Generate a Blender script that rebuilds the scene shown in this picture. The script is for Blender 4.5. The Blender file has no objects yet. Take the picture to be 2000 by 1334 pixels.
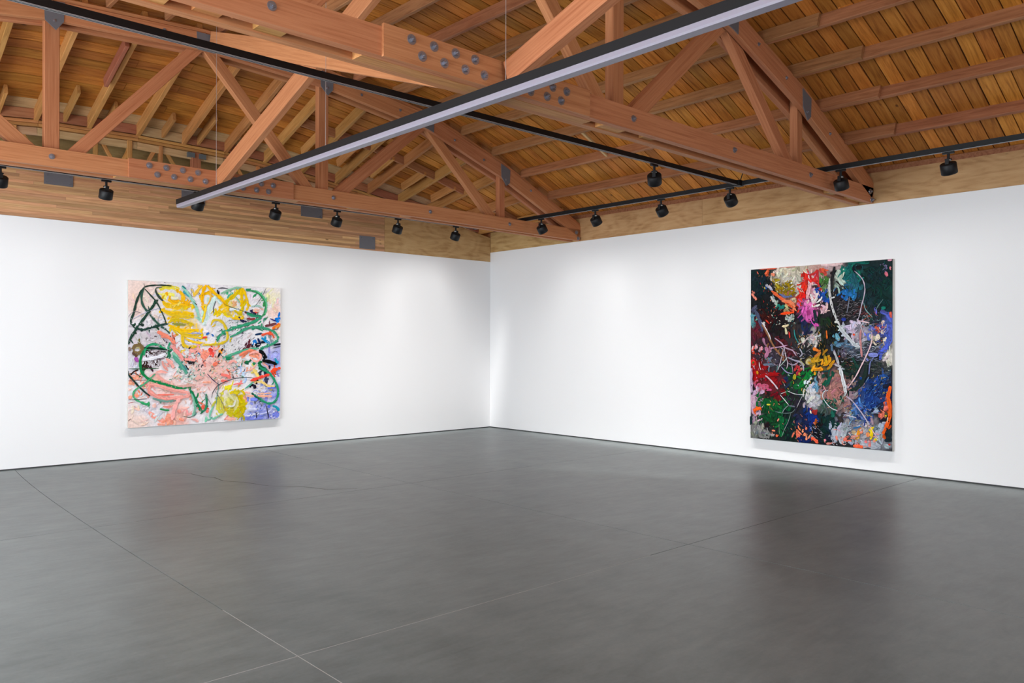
import bpy, bmesh, math, random
from mathutils import Vector, Matrix
import numpy as np

# ------------------------------------------------------------------ camera, world, daylight, exposure
scene = bpy.context.scene
col = scene.collection
H_EYE = 1.55
CAM = Vector((-9.959, -11.410, H_EYE))
TH = math.atan2(1686, 1555)
ROLL = math.atan2(7.4, 3120)
fwd = Vector((math.cos(TH), math.sin(TH), 0))
rgt = Vector((math.sin(TH), -math.cos(TH), 0))
upv = Vector((0, 0, 1))
cd = bpy.data.cameras.new('camera')
cam = bpy.data.objects.new('camera', cd)
col.objects.link(cam)
cd.sensor_fit = 'HORIZONTAL'
cd.sensor_width = 36.0
cd.lens = 1555.0 / 2000.0 * 36.0
cd.shift_y = (675.4 - 667.0) / 2000.0
cd.clip_start = 0.05
cd.clip_end = 200
c_, s_ = math.cos(ROLL), math.sin(ROLL)
ax = rgt * c_ + upv * s_
ay = -rgt * s_ + upv * c_
az = -fwd
M = Matrix((ax, ay, az)).transposed().to_4x4()
M.translation = CAM
cam.matrix_world = M
scene.camera = cam

world = bpy.data.worlds.new('daylight')
scene.world = world
world.use_nodes = True
bg = world.node_tree.nodes['Background']
bg.inputs[0].default_value = (0.87, 0.94, 1.0, 1)
bg.inputs[1].default_value = SKY_STRENGTH = 6.2
SPOT_W = 4.3                      # watts of each track spotlight
SPOT_COL = (1.0, 0.99, 0.975)

vs = scene.view_settings
vs.view_transform = 'Standard'
vs.look = 'None'
vs.exposure = 0.85
vs.gamma = 1.0
vs.use_curve_mapping = False
scene.cycles.max_bounces = 8
scene.cycles.diffuse_bounces = 5
scene.cycles.glossy_bounces = 4
scene.cycles.sample_clamp_indirect = 6.0
scene.cycles.caustics_reflective = False
scene.cycles.caustics_refractive = False

RX0 = -12.70                        # far left side of the hall
RY0 = -17.0                         # glazed front of the hall
XC = -6.35                          # ridge line

# daylight enters through the big glazed openings of the front wall (behind the camera) and an unseen left-wall one, added and widened to light the hip bay
PORTALS = [((-9.6, RY0 - 0.02, 1.75), (math.radians(90), 0, 0), 4.4, 2.9),
           ((RX0 - 0.02, -6.0, 1.85), (math.radians(90), 0, math.radians(-90)), 9.0, 3.1)]
for i, (loc, rot, w, h) in enumerate(PORTALS):
    ld = bpy.data.lights.new('window_portal', 'AREA')
    ld.shape = 'RECTANGLE'; ld.size = w; ld.size_y = h
    ld.cycles.is_portal = True
    lo = bpy.data.objects.new('window_portal', ld)
    lo.location = loc; lo.rotation_euler = rot
    col.objects.link(lo)

# ------------------------------------------------------------------ helpers
def srgb(r, g, b):
    f = lambda c: (c / 255) / 12.92 if c / 255 <= 0.04045 else ((c / 255 + 0.055) / 1.055) ** 2.4
    return (f(r), f(g), f(b), 1)

def new_mat(name):
    m = bpy.data.materials.new(name)
    m.use_nodes = True
    nt = m.node_tree
    b = nt.nodes['Principled BSDF']
    return m, nt, b

def plain(name, c, rough=0.6, metal=0.0, spec=0.5, bump=0.0, bscale=60):
    m, nt, b = new_mat(name)
    N = nt.nodes; L = nt.links
    tc = N.new('ShaderNodeTexCoord')
    nz = N.new('ShaderNodeTexNoise'); nz.inputs['Scale'].default_value = bscale; nz.inputs['Detail'].default_value = 3
    L.new(tc.outputs['Object'], nz.inputs['Vector'])
    mx = N.new('ShaderNodeMixRGB'); mx.blend_type = 'MULTIPLY'; mx.inputs[0].default_value = 0.12
    mx.inputs[1].default_value = c
    L.new(nz.outputs['Color'], mx.inputs[2])
    L.new(mx.outputs[0], b.inputs['Base Color'])
    b.inputs['Roughness'].default_value = rough
    b.inputs['Metallic'].default_value = metal
    b.inputs['Specular IOR Level'].default_value = spec
    if bump:
        bp = N.new('ShaderNodeBump'); bp.inputs['Strength'].default_value = bump; bp.inputs['Distance'].default_value = 0.002
        L.new(nz.outputs['Fac'], bp.inputs['Height']); L.new(bp.outputs[0], b.inputs['Normal'])
    return m

def wood(name, c_dark, c_mid, c_light, vary=0.35, grain=(1.1, 16, 16), knots=0.0, rough=0.62, rings=0.0, hue=0.010):
    m, nt, b = new_mat(name)
    N = nt.nodes; L = nt.links
    tc = N.new('ShaderNodeTexCoord'); oi = N.new('ShaderNodeObjectInfo')
    off = N.new('ShaderNodeVectorMath'); off.operation = 'SCALE'
    cmb = N.new('ShaderNodeCombineXYZ'); cmb.inputs[0].default_value = 37.0; cmb.inputs[1].default_value = 11.0; cmb.inputs[2].default_value = 23.0
    L.new(cmb.outputs[0], off.inputs[0]); L.new(oi.outputs['Random'], off.inputs['Scale'])
    ad = N.new('ShaderNodeVectorMath'); ad.operation = 'ADD'
    L.new(tc.outputs['Object'], ad.inputs[0]); L.new(off.outputs[0], ad.inputs[1])
    mp = N.new('ShaderNodeMapping'); mp.inputs['Scale'].default_value = grain
    L.new(ad.outputs[0], mp.inputs['Vector'])
    nz = N.new('ShaderNodeTexNoise'); nz.inputs['Scale'].default_value = 2.2; nz.inputs['Detail'].default_value = 6; nz.inputs['Roughness'].default_value = 0.62; nz.inputs['Distortion'].default_value = 0.6
    L.new(mp.outputs[0], nz.inputs['Vector'])
    fac = nz.outputs['Fac']
    if rings:
        mp2 = N.new('ShaderNodeMapping'); mp2.inputs['Scale'].default_value = (grain[0] * 0.9, grain[1] * 0.30, grain[2] * 0.30)
        L.new(ad.outputs[0], mp2.inputs['Vector'])
        n2 = N.new('ShaderNodeTexNoise'); n2.inputs['Scale'].default_value = 0.9; n2.inputs['Detail'].default_value = 1.5
        L.new(mp2.outputs[0], n2.inputs['Vector'])
        mu = N.new('ShaderNodeMath'); mu.operation = 'MULTIPLY'; mu.inputs[1].default_value = 75
        L.new(n2.outputs['Fac'], mu.inputs[0])
        sn = N.new('ShaderNodeMath'); sn.operation = 'SINE'; L.new(mu.outputs[0], sn.inputs[0])
        ma = N.new('ShaderNodeMath'); ma.operation = 'MULTIPLY_ADD'; ma.inputs[1].default_value = rings
        L.new(sn.outputs[0], ma.inputs[0]); L.new(nz.outputs['Fac'], ma.inputs[2])
        fac = ma.outputs[0]
    cr = N.new('ShaderNodeValToRGB')
    e = cr.color_ramp.elements
    e[0].position = 0.30; e[0].color = c_dark
    e[1].position = 0.72; e[1].color = c_light
    x = e.new(0.5); x.color = c_mid
    L.new(fac, cr.inputs[0])
    out = cr.outputs[0]
    # per piece value and hue drift
    hsv = N.new('ShaderNodeHueSaturation')
    mr = N.new('ShaderNodeMapRange'); mr.inputs['To Min'].default_value = 1 - vary; mr.inputs['To Max'].default_value = 1 + vary
    L.new(oi.outputs['Random'], mr.inputs['Value']); L.new(mr.outputs[0], hsv.inputs['Value'])
    m7 = N.new('ShaderNodeMath'); m7.operation = 'MULTIPLY'; m7.inputs[1].default_value = 7.31
    fr = N.new('ShaderNodeMath'); fr.operation = 'FRACT'
    L.new(oi.outputs['Random'], m7.inputs[0]); L.new(m7.outputs[0], fr.inputs[0])
    mh = N.new('ShaderNodeMapRange'); mh.inputs['To Min'].default_value = 0.5 - hue; mh.inputs['To Max'].default_value = 0.5 + hue
    L.new(fr.outputs[0], mh.inputs['Value']); L.new(mh.outputs[0], hsv.inputs['Hue'])
    L.new(out, hsv.inputs['Color'])
    out = hsv.outputs[0]
    if knots:
        vo = N.new('ShaderNodeTexVoronoi'); vo.inputs['Scale'].default_value = 2.1
        mp3 = N.new('ShaderNodeMapping'); mp3.inputs['Scale'].default_value = (0.75, 1.4, 1.4)
        L.new(ad.outputs[0], mp3.inputs['Vector']); L.new(mp3.outputs[0], vo.inputs['Vector'])
        kr = N.new('ShaderNodeValToRGB'); kr.color_ramp.elements[0].position = 0.025; kr.color_ramp.elements[1].position = 0.06
        kr.color_ramp.elements[0].color = (knots, knots, knots, 1); kr.color_ramp.elements[1].color = (0, 0, 0, 1)
        L.new(vo.outputs['Distance'], kr.inputs[0])
        mk = N.new('ShaderNodeMixRGB'); mk.inputs[2].default_value = (c_dark[0] * .25, c_dark[1] * .22, c_dark[2] * .2, 1)
        L.new(kr.outputs[0], mk.inputs[0]); L.new(out, mk.inputs[1]); out = mk.outputs[0]
    L.new(out, b.inputs['Base Color'])
    b.inputs['Roughness'].default_value = rough
    b.inputs['Specular IOR Level'].default_value = 0.3
    bp = N.new('ShaderNodeBump'); bp.inputs['Strength'].default_value = 0.18; bp.inputs['Distance'].default_value = 0.004
    L.new(nz.outputs['Fac'], bp.inputs['Height']); L.new(bp.outputs[0], b.inputs['Normal'])
    return m

MAT = {}
MAT['deck'] = wood('deck_board_wood', (0.29, 0.090, 0.012, 1), (0.48, 0.172, 0.026, 1), (0.59, 0.240, 0.045, 1), vary=0.26, knots=0.85, hue=0.006, grain=(1.1, 16, 1.6))
MAT['rafter'] = wood('rafter_wood', (0.38, 0.16, 0.045, 1), (0.52, 0.24, 0.075, 1), (0.60, 0.30, 0.11, 1), vary=0.15)
MAT['purlin'] = wood('purlin_wood', (0.22, 0.085, 0.035, 1), (0.33, 0.140, 0.06, 1), (0.42, 0.19, 0.085, 1), vary=0.16)
MAT['truss'] = wood('truss_wood', (0.38, 0.130, 0.050, 1), (0.485, 0.19, 0.080, 1), (0.56, 0.24, 0.108, 1), vary=0.05, grain=(0.7, 22, 22), hue=0.004)
MAT['red'] = wood('blocking_wood', (0.26, 0.085, 0.04, 1), (0.36, 0.13, 0.065, 1), (0.42, 0.17, 0.085, 1), vary=0.22)
MAT['pale'] = wood('pale_new_wood', (0.42, 0.25, 0.12, 1), (0.55, 0.34, 0.17, 1), (0.62, 0.42, 0.24, 1), vary=0.14)
MAT['lam'] = wood('lamination_wood', (0.38, 0.19, 0.085, 1), (0.52, 0.28, 0.135, 1), (0.64, 0.38, 0.20, 1), vary=0.34, grain=(1.0, 24, 24), knots=0.8)
MAT['ply'] = wood('plywood', (0.37, 0.20, 0.075, 1), (0.51, 0.31, 0.135, 1), (0.58, 0.37, 0.175, 1), vary=0.05, grain=(1.1, 1.1, 7), knots=0.8, rings=0.055)
MAT['plyb'] = wood('plywood_sheathing', (0.36, 0.22, 0.085, 1), (0.46, 0.29, 0.12, 1), (0.52, 0.34, 0.15, 1), vary=0.08, grain=(2, 2, 9))
MAT['steel'] = plain('dark_steel_plate', (0.175, 0.178, 0.20, 1), 0.5, 0.3)
MAT['bolt'] = plain('zinc_bolt', (0.36, 0.36, 0.41, 1), 0.32, 0.8)
MAT['hanger'] = plain('joist_hanger_steel', (0.22, 0.29, 0.33, 1), 0.45, 0.7)
MAT['black'] = plain('black_powder_coat', (0.007, 0.007, 0.008, 1), 0.5, 0.0, 0.3)
MAT['lightgrey'] = plain('track_conductor', (0.45, 0.45, 0.46, 1), 0.4, 0.3)
MAT['white_bit'] = plain('white_swivel', (0.8, 0.8, 0.78, 1), 0.5)
MAT['diffuser'] = plain('opal_diffuser', (0.30, 0.27, 0.325, 1), 0.4)
MAT['cable'] = plain('steel_cable', (0.55, 0.5, 0.48, 1), 0.4, 0.6)
MAT['backing'] = plain('roof_felt', (0.02, 0.012, 0.008, 1), 0.9)
MAT['wall'] = plain('white_wall_paint', (0.88, 0.88, 0.885, 1), 0.65, 0, 0.3, bump=0.05, bscale=220)
MAT['reveal'] = plain('dark_wall_reveal', (0.06, 0.06, 0.06, 1), 0.7)
MAT['frame'] = plain('window_frame_paint', (0.05, 0.05, 0.05, 1), 0.5)

def concrete():
    m, nt, b = new_mat('polished_concrete')
    N = nt.nodes; L = nt.links
    geo = N.new('ShaderNodeNewGeometry')
    def noise(scale, detail, rough=0.55, dist=0.0, vec=None):
        n = N.new('ShaderNodeTexNoise'); n.inputs['Scale'].default_value = scale; n.inputs['Detail'].default_value = detail
        n.inputs['Roughness'].default_value = rough; n.inputs['Distortion'].default_value = dist
        L.new(vec or geo.outputs['Position'], n.inputs['Vector']); return n
    n1 = noise(0.45, 6, 0.62, 0.3)
    n2 = noise(2.6, 5, 0.6, 0.0)
    n3 = noise(45, 3, 0.6)
    # trowel marks: fine, drawn-out streaks
    mps = N.new('ShaderNodeMapping'); mps.inputs['Rotation'].default_value = (0, 0, 0.75); mps.inputs['Scale'].default_value = (1.0, 3.6, 1.0)
    L.new(geo.outputs['Position'], mps.inputs['Vector'])
    n4 = noise(3.2, 6, 0.68, 0.4, mps.outputs[0])
    def mad(x, k, y):
        q = N.new('ShaderNodeMath'); q.operation = 'MULTIPLY_ADD'; q.inputs[1].default_value = k
        L.new(x, q.inputs[0])
        if y is None: q.inputs[2].default_value = 0.0
        else: L.new(y, q.inputs[2])
        return q.outputs[0]
    v_ = mad(n1.outputs['Fac'], 0.42, None); v_ = mad(n2.outputs['Fac'], 0.28, v_); v_ = mad(n4.outputs['Fac'], 0.30, v_); v_ = mad(n3.outputs['Fac'], 0.10, v_)
    cr = N.new('ShaderNodeValToRGB'); e = cr.color_ramp.elements
    e[0].position = 0.44; e[0].color = (0.102, 0.121, 0.121, 1)
    e[1].position = 0.68; e[1].color = (0.188, 0.216, 0.215, 1)
    L.new(v_, cr.inputs[0])
    L.new(cr.outputs[0], b.inputs['Base Color'])
    rr = N.new('ShaderNodeMapRange'); rr.inputs['From Min'].default_value = 0.3; rr.inputs['From Max'].default_value = 0.7
    rr.inputs['To Min'].default_value = 0.33; rr.inputs['To Max'].default_value = 0.40
    L.new(n1.outputs['Fac'], rr.inputs['Value']); L.new(rr.outputs[0], b.inputs['Roughness'])
    b.inputs['Specular IOR Level'].default_value = 0.43
    bp = N.new('ShaderNodeBump'); bp.inputs['Strength'].default_value = 0.02; bp.inputs['Distance'].default_value = 0.003
    L.new(n3.outputs['Fac'], bp.inputs['Height']); L.new(bp.outputs[0], b.inputs['Normal'])
    return m
MAT['concrete'] = concrete()

def mesh_obj(name, verts, faces, mat, parent=None, matrix=None, smooth=False):
    me = bpy.data.meshes.new(name)
    me.from_pydata([tuple(v) for v in verts], [], faces)
    me.update()
    if mat is not None:
        me.materials.append(MAT[mat] if isinstance(mat, str) else mat)
    if smooth:
        me.polygons.foreach_set('use_smooth', [True] * len(me.polygons))
    return link_mesh(name, me, parent, matrix)

def link_mesh(name, me, parent=None, matrix=None):
    o = bpy.data.objects.new(name, me)
    col.objects.link(o)
    mw = matrix if matrix is not None else Matrix.Identity(4)
    if parent is not None:
        o.parent = parent
        o.matrix_basis = world_of(parent).inverted() @ mw
    else:
        o.matrix_basis = mw
    return o

def world_of(o):
    m = o.matrix_basis.copy()
    p = o.parent
    while p is not None:
        m = p.matrix_basis @ m
        p = p.parent
    return m

def empty(name, loc=(0, 0, 0), rotz=0.0):
    o = bpy.data.objects.new(name, None)
    o.empty_display_size = 0.1
    col.objects.link(o)
    o.matrix_basis = Matrix.Translation(loc) @ Matrix.Rotation(rotz, 4, 'Z')
    return o

def tag(o, label=None, cat=None, group=None, kind=None):
    if label: o['label'] = label
    if cat: o['category'] = cat
    if group: o['group'] = group
    if kind: o['kind'] = kind
    return o

def box_vf(x0, x1, y0, y1, z0, z1):
    v = [(x0, y0, z0), (x1, y0, z0), (x1, y1, z0), (x0, y1, z0), (x0, y0, z1), (x1, y0, z1), (x1, y1, z1), (x0, y1, z1)]
    f = [(0, 3, 2, 1), (4, 5, 6, 7), (0, 1, 5, 4), (1, 2, 6, 5), (2, 3, 7, 6), (3, 0, 4, 7)]
    return v, f

def box(name, x0, x1, y0, y1, z0, z1, mat, parent=None):
    v, f = box_vf(x0, x1, y0, y1, z0, z1)
    return mesh_obj(name, v, f, mat, parent)

def prism_profile(prof, L):
    """extrude a closed (y,z) profile along x from 0 to L"""
    n = len(prof)
    v = [(0, p[0], p[1]) for p in prof] + [(L, p[0], p[1]) for p in prof]
    f = [tuple(range(n - 1, -1, -1)), tuple(range(n, 2 * n))]
    for i in range(n):
        j = (i + 1) % n
        f.append((i, j, n + j, n + i))
    return v, f

def chamfer_rect(w, h, c=0.005):
    a, b = w / 2, h / 2
    return [(-a + c, -b), (a - c, -b), (a, -b + c), (a, b - c), (a - c, b), (-a + c, b), (-a, b - c), (-a, -b + c)]

def frame_matrix(p0, p1, up=(0, 0, 1)):
    p0, p1 = Vector(p0), Vector(p1)
    x = (p1 - p0).normalized()
    u = Vector(up)
    z = (u - x * u.dot(x)).normalized()
    y = z.cross(x)
    m = Matrix((x, y, z)).transposed().to_4x4()
    m.translation = p0
    return m

def beam(name, p0, p1, w, h, mat, parent=None, up=(0, 0, 1), c=0.005):
    """timber from p0 to p1 (axis through its middle); w across, h along 'up'"""
    L = (Vector(p1) - Vector(p0)).length
    v, f = prism_profile(chamfer_rect(w, h, c), L)
    return mesh_obj(name, v, f, mat, parent, frame_matrix(p0, p1, up))

def cyl_vf(r0, r1, z0, z1, n=24, cap0=True, cap1=True):
    v = [(r0 * math.cos(2 * math.pi * i / n), r0 * math.sin(2 * math.pi * i / n), z0) for i in range(n)]
    v += [(r1 * math.cos(2 * math.pi * i / n), r1 * math.sin(2 * math.pi * i / n), z1) for i in range(n)]
    f = [(i, (i + 1) % n, n + (i + 1) % n, n + i) for i in range(n)]
    if cap0: f.append(tuple(range(n - 1, -1, -1)))
    if cap1: f.append(tuple(range(n, 2 * n)))
    return v, f

def lathe_vf(prof, n=28, close_bottom=False, close_top=False):
    v, f = [], []
    for r, z in prof:
        v += [(r * math.cos(2 * math.pi * i / n), r * math.sin(2 * math.pi * i / n), z) for i in range(n)]
    for k in range(len(prof) - 1):
        for i in range(n):
            j = (i + 1) % n
            f.append((k * n + i, k * n + j, (k + 1) * n + j, (k + 1) * n + i))
    if close_bottom: f.append(tuple(range(n - 1, -1, -1)))
    if close_top: f.append(tuple(range((len(prof) - 1) * n, len(prof) * n)))
    return v, f

def merge(*vfs):
    V, F = [], []
    for v, f in vfs:
        o = len(V); V += list(v); F += [tuple(i + o for i in q) for q in f]
    return V, F

def tube_vf(pts, r, n=8):
    pts = [Vector(p) for p in pts]
    V, F = [], []
    for i, p in enumerate(pts):
        d = (pts[min(i + 1, len(pts) - 1)] - pts[max(i - 1, 0)]).normalized()
        u = Vector((0, 0, 1)) if abs(d.z) < 0.9 else Vector((1, 0, 0))
        a = d.cross(u).normalized(); b_ = a.cross(d)
        for k in range(n):
            t = 2 * math.pi * k / n
            V.append(p + (a * math.cos(t) + b_ * math.sin(t)) * r)
    for i in range(len(pts) - 1):
        for k in range(n):
            j = (k + 1) % n
            F.append((i * n + k, i * n + j, (i + 1) * n + j, (i + 1) * n + k))
    F.append(tuple(range(n - 1, -1, -1))); F.append(tuple(range((len(pts) - 1) * n, len(pts) * n)))
    return V, F

def interp(tab, x):
    if x <= tab[0][0]: return tab[0][1]
    for (x0, y0), (x1, y1) in zip(tab, tab[1:]):
        if x <= x1:
            return y0 + (y1 - y0) * (x - x0) / (x1 - x0)
    return tab[-1][1]

# ------------------------------------------------------------------ roof geometry (bowstring trusses, arched section)
T2Y, T1Y = -2.31, -7.20             # near faces of the far and of the near truss
half = [(0.0, 3.57), (-1.71, 4.32), (-3.18, 4.82), (-4.80, 5.05), (-6.35, 5.13)]
NODES = half + [(2 * XC - x, z) for x, z in reversed(half[:-1])]       # top edge of the top chord
CH_TAB = sorted(NODES)
def z_chord(x): return interp(CH_TAB, x)
end_half = [(0.05, 3.58), (-0.61, 3.73), (-1.7, 3.94), (-2.9, 4.13), (-4.38, 4.32), (-5.15, 4.385), (-6.35, 4.41)]
END_TAB = sorted(end_half + [(2 * XC - x, z) for x, z in end_half[:-1]])
def z_end(x): return interp(END_TAB, x)
NAIL = 0.05
PUR = 0.145
PX = [-0.70 - 0.605 * k for k in range(20) if -0.70 - 0.605 * k > RX0]
def z_deck(x): return z_chord(x) + NAIL + PUR
def z_hip(x, y):
    t = (y - (T2Y + 0.1)) / (0.0 - (T2Y + 0.1))
    return z_deck(x) * (1 - t) + (z_end(x) + 0.15) * t

# ------------------------------------------------------------------ setting: floor
floor = box('floor', RX0 - 0.2, 0.25, RY0 - 0.2, 0.6, -0.12, -0.004, plain('saw_cut_base', (0.10, 0.10, 0.095, 1), 0.8))  # grey base that shows in the open joints between slabs
tag(floor, kind='structure')
def jx(i, y):
    if i == 0: return RX0 - 0.1
    if i == 1: return -7.80 - 0.27 * (1 - math.exp(y / 3.0))
    if i == 2: return -4.62 - 0.10 * (1 - math.exp(y / 1.5))
    return 0.2
YS = [0.25, -4.04, -7.77, -11.5, -17.1]
g = 0.0028
for i in range(3):
    for j in range(4):
        y1, y0 = YS[j] - g, YS[j + 1] + g
        n = 8
        top, F = [], []
        for k in range(n + 1):
            y = y0 + (y1 - y0) * k / n
            top += [(jx(i, y) + g, y, 0.0), (jx(i + 1, y) - g, y, 0.0)]
        bot = [(x, y, -0.004) for x, y, z in top]
        V = top + bot; m_ = len(top)
        for k in range(n):
            a = 2 * k
            F.append((a, a + 1, a + 3, a + 2))
            F.append((a, a + 2, m_ + a + 2, m_ + a)); F.append((a + 1, m_ + a + 1, m_ + a + 3, a + 3))
        F.append((0, m_, m_ + 1, 1)); F.append((2 * n, 2 * n + 1, m_ + 2 * n + 1, m_ + 2 * n))
        mesh_obj('floor_slab', V, F, 'concrete', floor)
fil = plain('pale_joint_filler', (0.42, 0.42, 0.41, 1), 0.8, bump=0.1, bscale=40)
box('joint_filler', -8.9, -5.2, -7.7727, -7.7673, -0.003, -0.0004, fil, floor)
V, F = [], []
for k in range(9):
    yy = -8.6 + 0.22 * k
    V += [(jx(1, yy) - 0.0026, yy, -0.0004), (jx(1, yy) + 0.0026, yy, -0.0004)]
    if k: F.append((2 * k - 2, 2 * k - 1, 2 * k + 1, 2 * k))
mesh_obj('joint_filler', V, F, fil, floor)
# hairline crack in the slab in front of the back wall
random.seed(5)
pts = [(-6.45, -1.55), (-6.30, -1.75), (-6.27, -2.05), (-6.20, -2.2), (-6.22, -2.5), (-6.08, -2.75), (-5.98, -3.15), (-5.72, -3.45), (-5.62, -3.75), (-5.35, -3.95)]
V, F = [], []
for k, (x, y) in enumerate(pts):
    w_ = 0.004 + 0.003 * random.random()
    V += [(x - w_, y, 0.0006), (x + w_, y + 0.003, 0.0006)]
    if k: F.append((2 * k - 2, 2 * k - 1, 2 * k + 1, 2 * k))
mesh_obj('floor_crack', V, F, plain('crack_dark', (0.075, 0.075, 0.07, 1), 0.8), floor)  # flat dark ribbon drawn as the crack

# ------------------------------------------------------------------ setting: walls
WT = 3.142       # top of the white back wall
WR = 3.318       # top of the white right wall
tag(box('wall_back', RX0, 0.0, 0.0, 0.12, 0.017, WT, 'wall'), kind='structure')
tag(box('wall_right', 0.0, 0.12, RY0, 0.12, 0.017, WR, 'wall'), kind='structure')
tag(box('baseboard_back', RX0, 0.02, 0.012, 0.10, 0.0, 0.017, 'reveal'), kind='structure')
tag(box('baseboard_right', 0.012, 0.10, RY0, 0.012, 0.0, 0.017, 'reveal'), kind='structure')

def wall_with_opening(name, axis, pos, a0, a1, z1, openings, thick=0.15):
    """solid wall along 'axis' with rectangular window openings (real holes)"""
    vf = []
    cuts = sorted(openings)
    cur = a0
    def bx(p0, p1, zb, zt):
        if axis == 'x': vf.append(box_vf(p0, p1, pos - thick, pos, zb, zt))
        else: vf.append(box_vf(pos - thick, pos, p0, p1, zb, zt))
    for o0, o1, zb, zt in cuts:
        bx(cur, o0, 0, z1); bx(o0, o1, 0, zb); bx(o0, o1, zt, z1); cur = o1
    bx(cur, a1, 0, z1)
    v, f = merge(*vf)
    return tag(mesh_obj(name, v, f, 'wall'), kind='structure')
wall_with_opening('wall_front', 'x', RY0, RX0 - 0.15, 0.12, 5.4, [(-11.8, -7.4, 0.3, 3.2)])
wall_with_opening('wall_left', 'y', RX0, RY0, 0.53, 3.9, [(-10.5, -1.5, 0.3, 3.4)])
def window(name, axis, pos, a0, a1, zb, zt):
    bars = []
    def bx(p0, p1, z0, z1):
        if axis == 'x': bars.append(box_vf(p0, p1, pos - 0.10, pos - 0.04, z0, z1))
        else: bars.append(box_vf(pos - 0.10, pos - 0.04, p0, p1, z0, z1))
    bx(a0, a1, zb, zb + 0.06); bx(a0, a1, zt - 0.06, zt); bx(a0, a0 + 0.06, zb, zt); bx(a1 - 0.06, a1, zb, zt)
    for k in (1, 2): bx(a0 + (a1 - a0) * k / 3 - 0.03, a0 + (a1 - a0) * k / 3 + 0.03, zb, zt)
    v, f = merge(*bars)
    tag(mesh_obj(name, v, f, 'frame'), kind='structure')
window('window_1', 'x', RY0, -11.8, -7.4, 0.3, 3.2)
window('added_window_2', 'y', RX0, -10.5, -1.5, 0.3, 3.4)  # unseen window, added and widened to brighten the hip bay roof

# ------------------------------------------------------------------ setting: roof deck
ceil_xs = sorted(set([RX0 - 0.15] + PX + [x for x, _ in NODES] + [0.15]))
def arch_sheet(ys, zf, dz, name, mat):
    V, F = [], []
    for y in ys:
        for x in ceil_xs: V.append((x, y, zf(x, y) + dz))
    n = len(ceil_xs)
    for j in range(len(ys) - 1):
        for i in range(n - 1):
            a = j * n + i
            F.append((a, a + 1, a + n + 1, a + n))
    nv = len(V)
    V += [(x, y, z + 0.05) for x, y, z in V]
    F += [tuple(nv + i for i in reversed(q)) for q in F]
    return V, F
zz = lambda x, y: z_deck(x) if y <= T2Y + 0.1 else z_hip(x, y)
V, F = arch_sheet([RY0 - 0.15, T2Y + 0.1, 0.6], zz, 0.024, 'ceiling', 'backing')
ceiling = mesh_obj('ceiling', V, F, 'backing')
tag(ceiling, kind='structure')

def deck_strip(xs, y0, y1, zf, name='deck_board', mat='deck', th=0.02):
    V, F = [], []
    for x in xs:
        V += [(x, y0, zf(x, y0)), (x, y1, zf(x, y1)), (x, y1, zf(x, y1) + th), (x, y0, zf(x, y0) + th)]
    for i in range(len(xs) - 1):
        a = 4 * i; b = a + 4
        F += [(a, b, b + 1, a + 1), (a + 1, b + 1, b + 2, a + 2), (a + 3, a, b, b + 3)]
    F += [(0, 1, 2, 3), (4 * len(xs) - 1, 4 * len(xs) - 2, 4 * len(xs) - 3, 4 * len(xs) - 4)]
    return mesh_obj(name, V, F, mat, ceiling)

random.seed(11)
def split_runs(xs_all, offs, lens):
    """cut the list of bearing lines into board lengths"""
    runs, i = [], 0
    first = True
    while i < len(xs_all) - 1:
        n = offs if first else lens
        first = False
        j = min(i + n, len(xs_all) - 1)
        if len(xs_all) - 1 - j < 2: j = len(xs_all) - 1
        runs.append((i, j)); i = j
    return runs
bear = sorted([0.05] + PX + [RX0])
BW = 0.154
y = T2Y + 0.09
row = 0
while y > -11.6:
    for i, j in split_runs(bear, [5, 9, 7, 3][row % 4], 8):
        xs = bear[i:j + 1]
        xs = sorted(set(xs + [x for x, _ in NODES if xs[0] < x < xs[-1]]))
        xs[0] += 0.001; xs[-1] -= 0.001
        dz = random.uniform(0, 0.003)
        deck_strip(xs, y - BW + random.uniform(0.009, 0.015), y - random.uniform(0.0, 0.002), lambda x, yy: z_deck(x) + dz)
    y -= BW; row += 1
rear = deck_strip(ceil_xs, RY0, y, lambda x, yy: z_deck(x), 'deck_panel', 'deck')
# hip bay beyond the far truss: boards run along the wall and step down towards it
y = T2Y + 0.10
row = 0
hb = 0.157
while y < -0.28:
    for i, j in split_runs(bear, [4, 7, 5][row % 3], 6):
        xs = sorted(set(bear[i:j + 1] + [x for x, _ in NODES if bear[i] < x < bear[j]]))
        xs[0] += 0.002; xs[-1] -= 0.002
        dz = random.uniform(0, 0.004)
        deck_strip(xs, y + random.uniform(0.0, 0.002), y + hb - random.uniform(0.012, 0.019), lambda x, yy: z_hip(x, yy) + dz)
    y += hb; row += 1
for i, j in split_runs(bear, 4, 4):
    xs = bear[i:j + 1][:]
    xs[0] += 0.003; xs[-1] -= 0.003
    deck_strip(xs, y + 0.004, 0.55, lambda x, yy: z_hip(x, yy), 'roof_plywood', 'pale')

# purlins of the two bays, lapped side by side over the near truss
PW = 0.045
for k, x in enumerate(PX):
    zc = z_chord(x) + NAIL + PUR / 2
    sl = (z_chord(x + 0.05) - z_chord(x - 0.05)) / 0.1
    up = Vector((-sl, 0, 1)).normalized()
    beam('purlin', (x - 0.03, T2Y + 0.04, zc), (x - 0.03, T1Y - 0.55 - 0.08 * (k % 3), zc), PW, PUR, 'purlin', ceiling, up)
    beam('purlin', (x + 0.018, T1Y + 0.45, zc), (x + 0.018, -16.9, zc), PW, PUR, 'purlin', ceiling, up)
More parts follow.
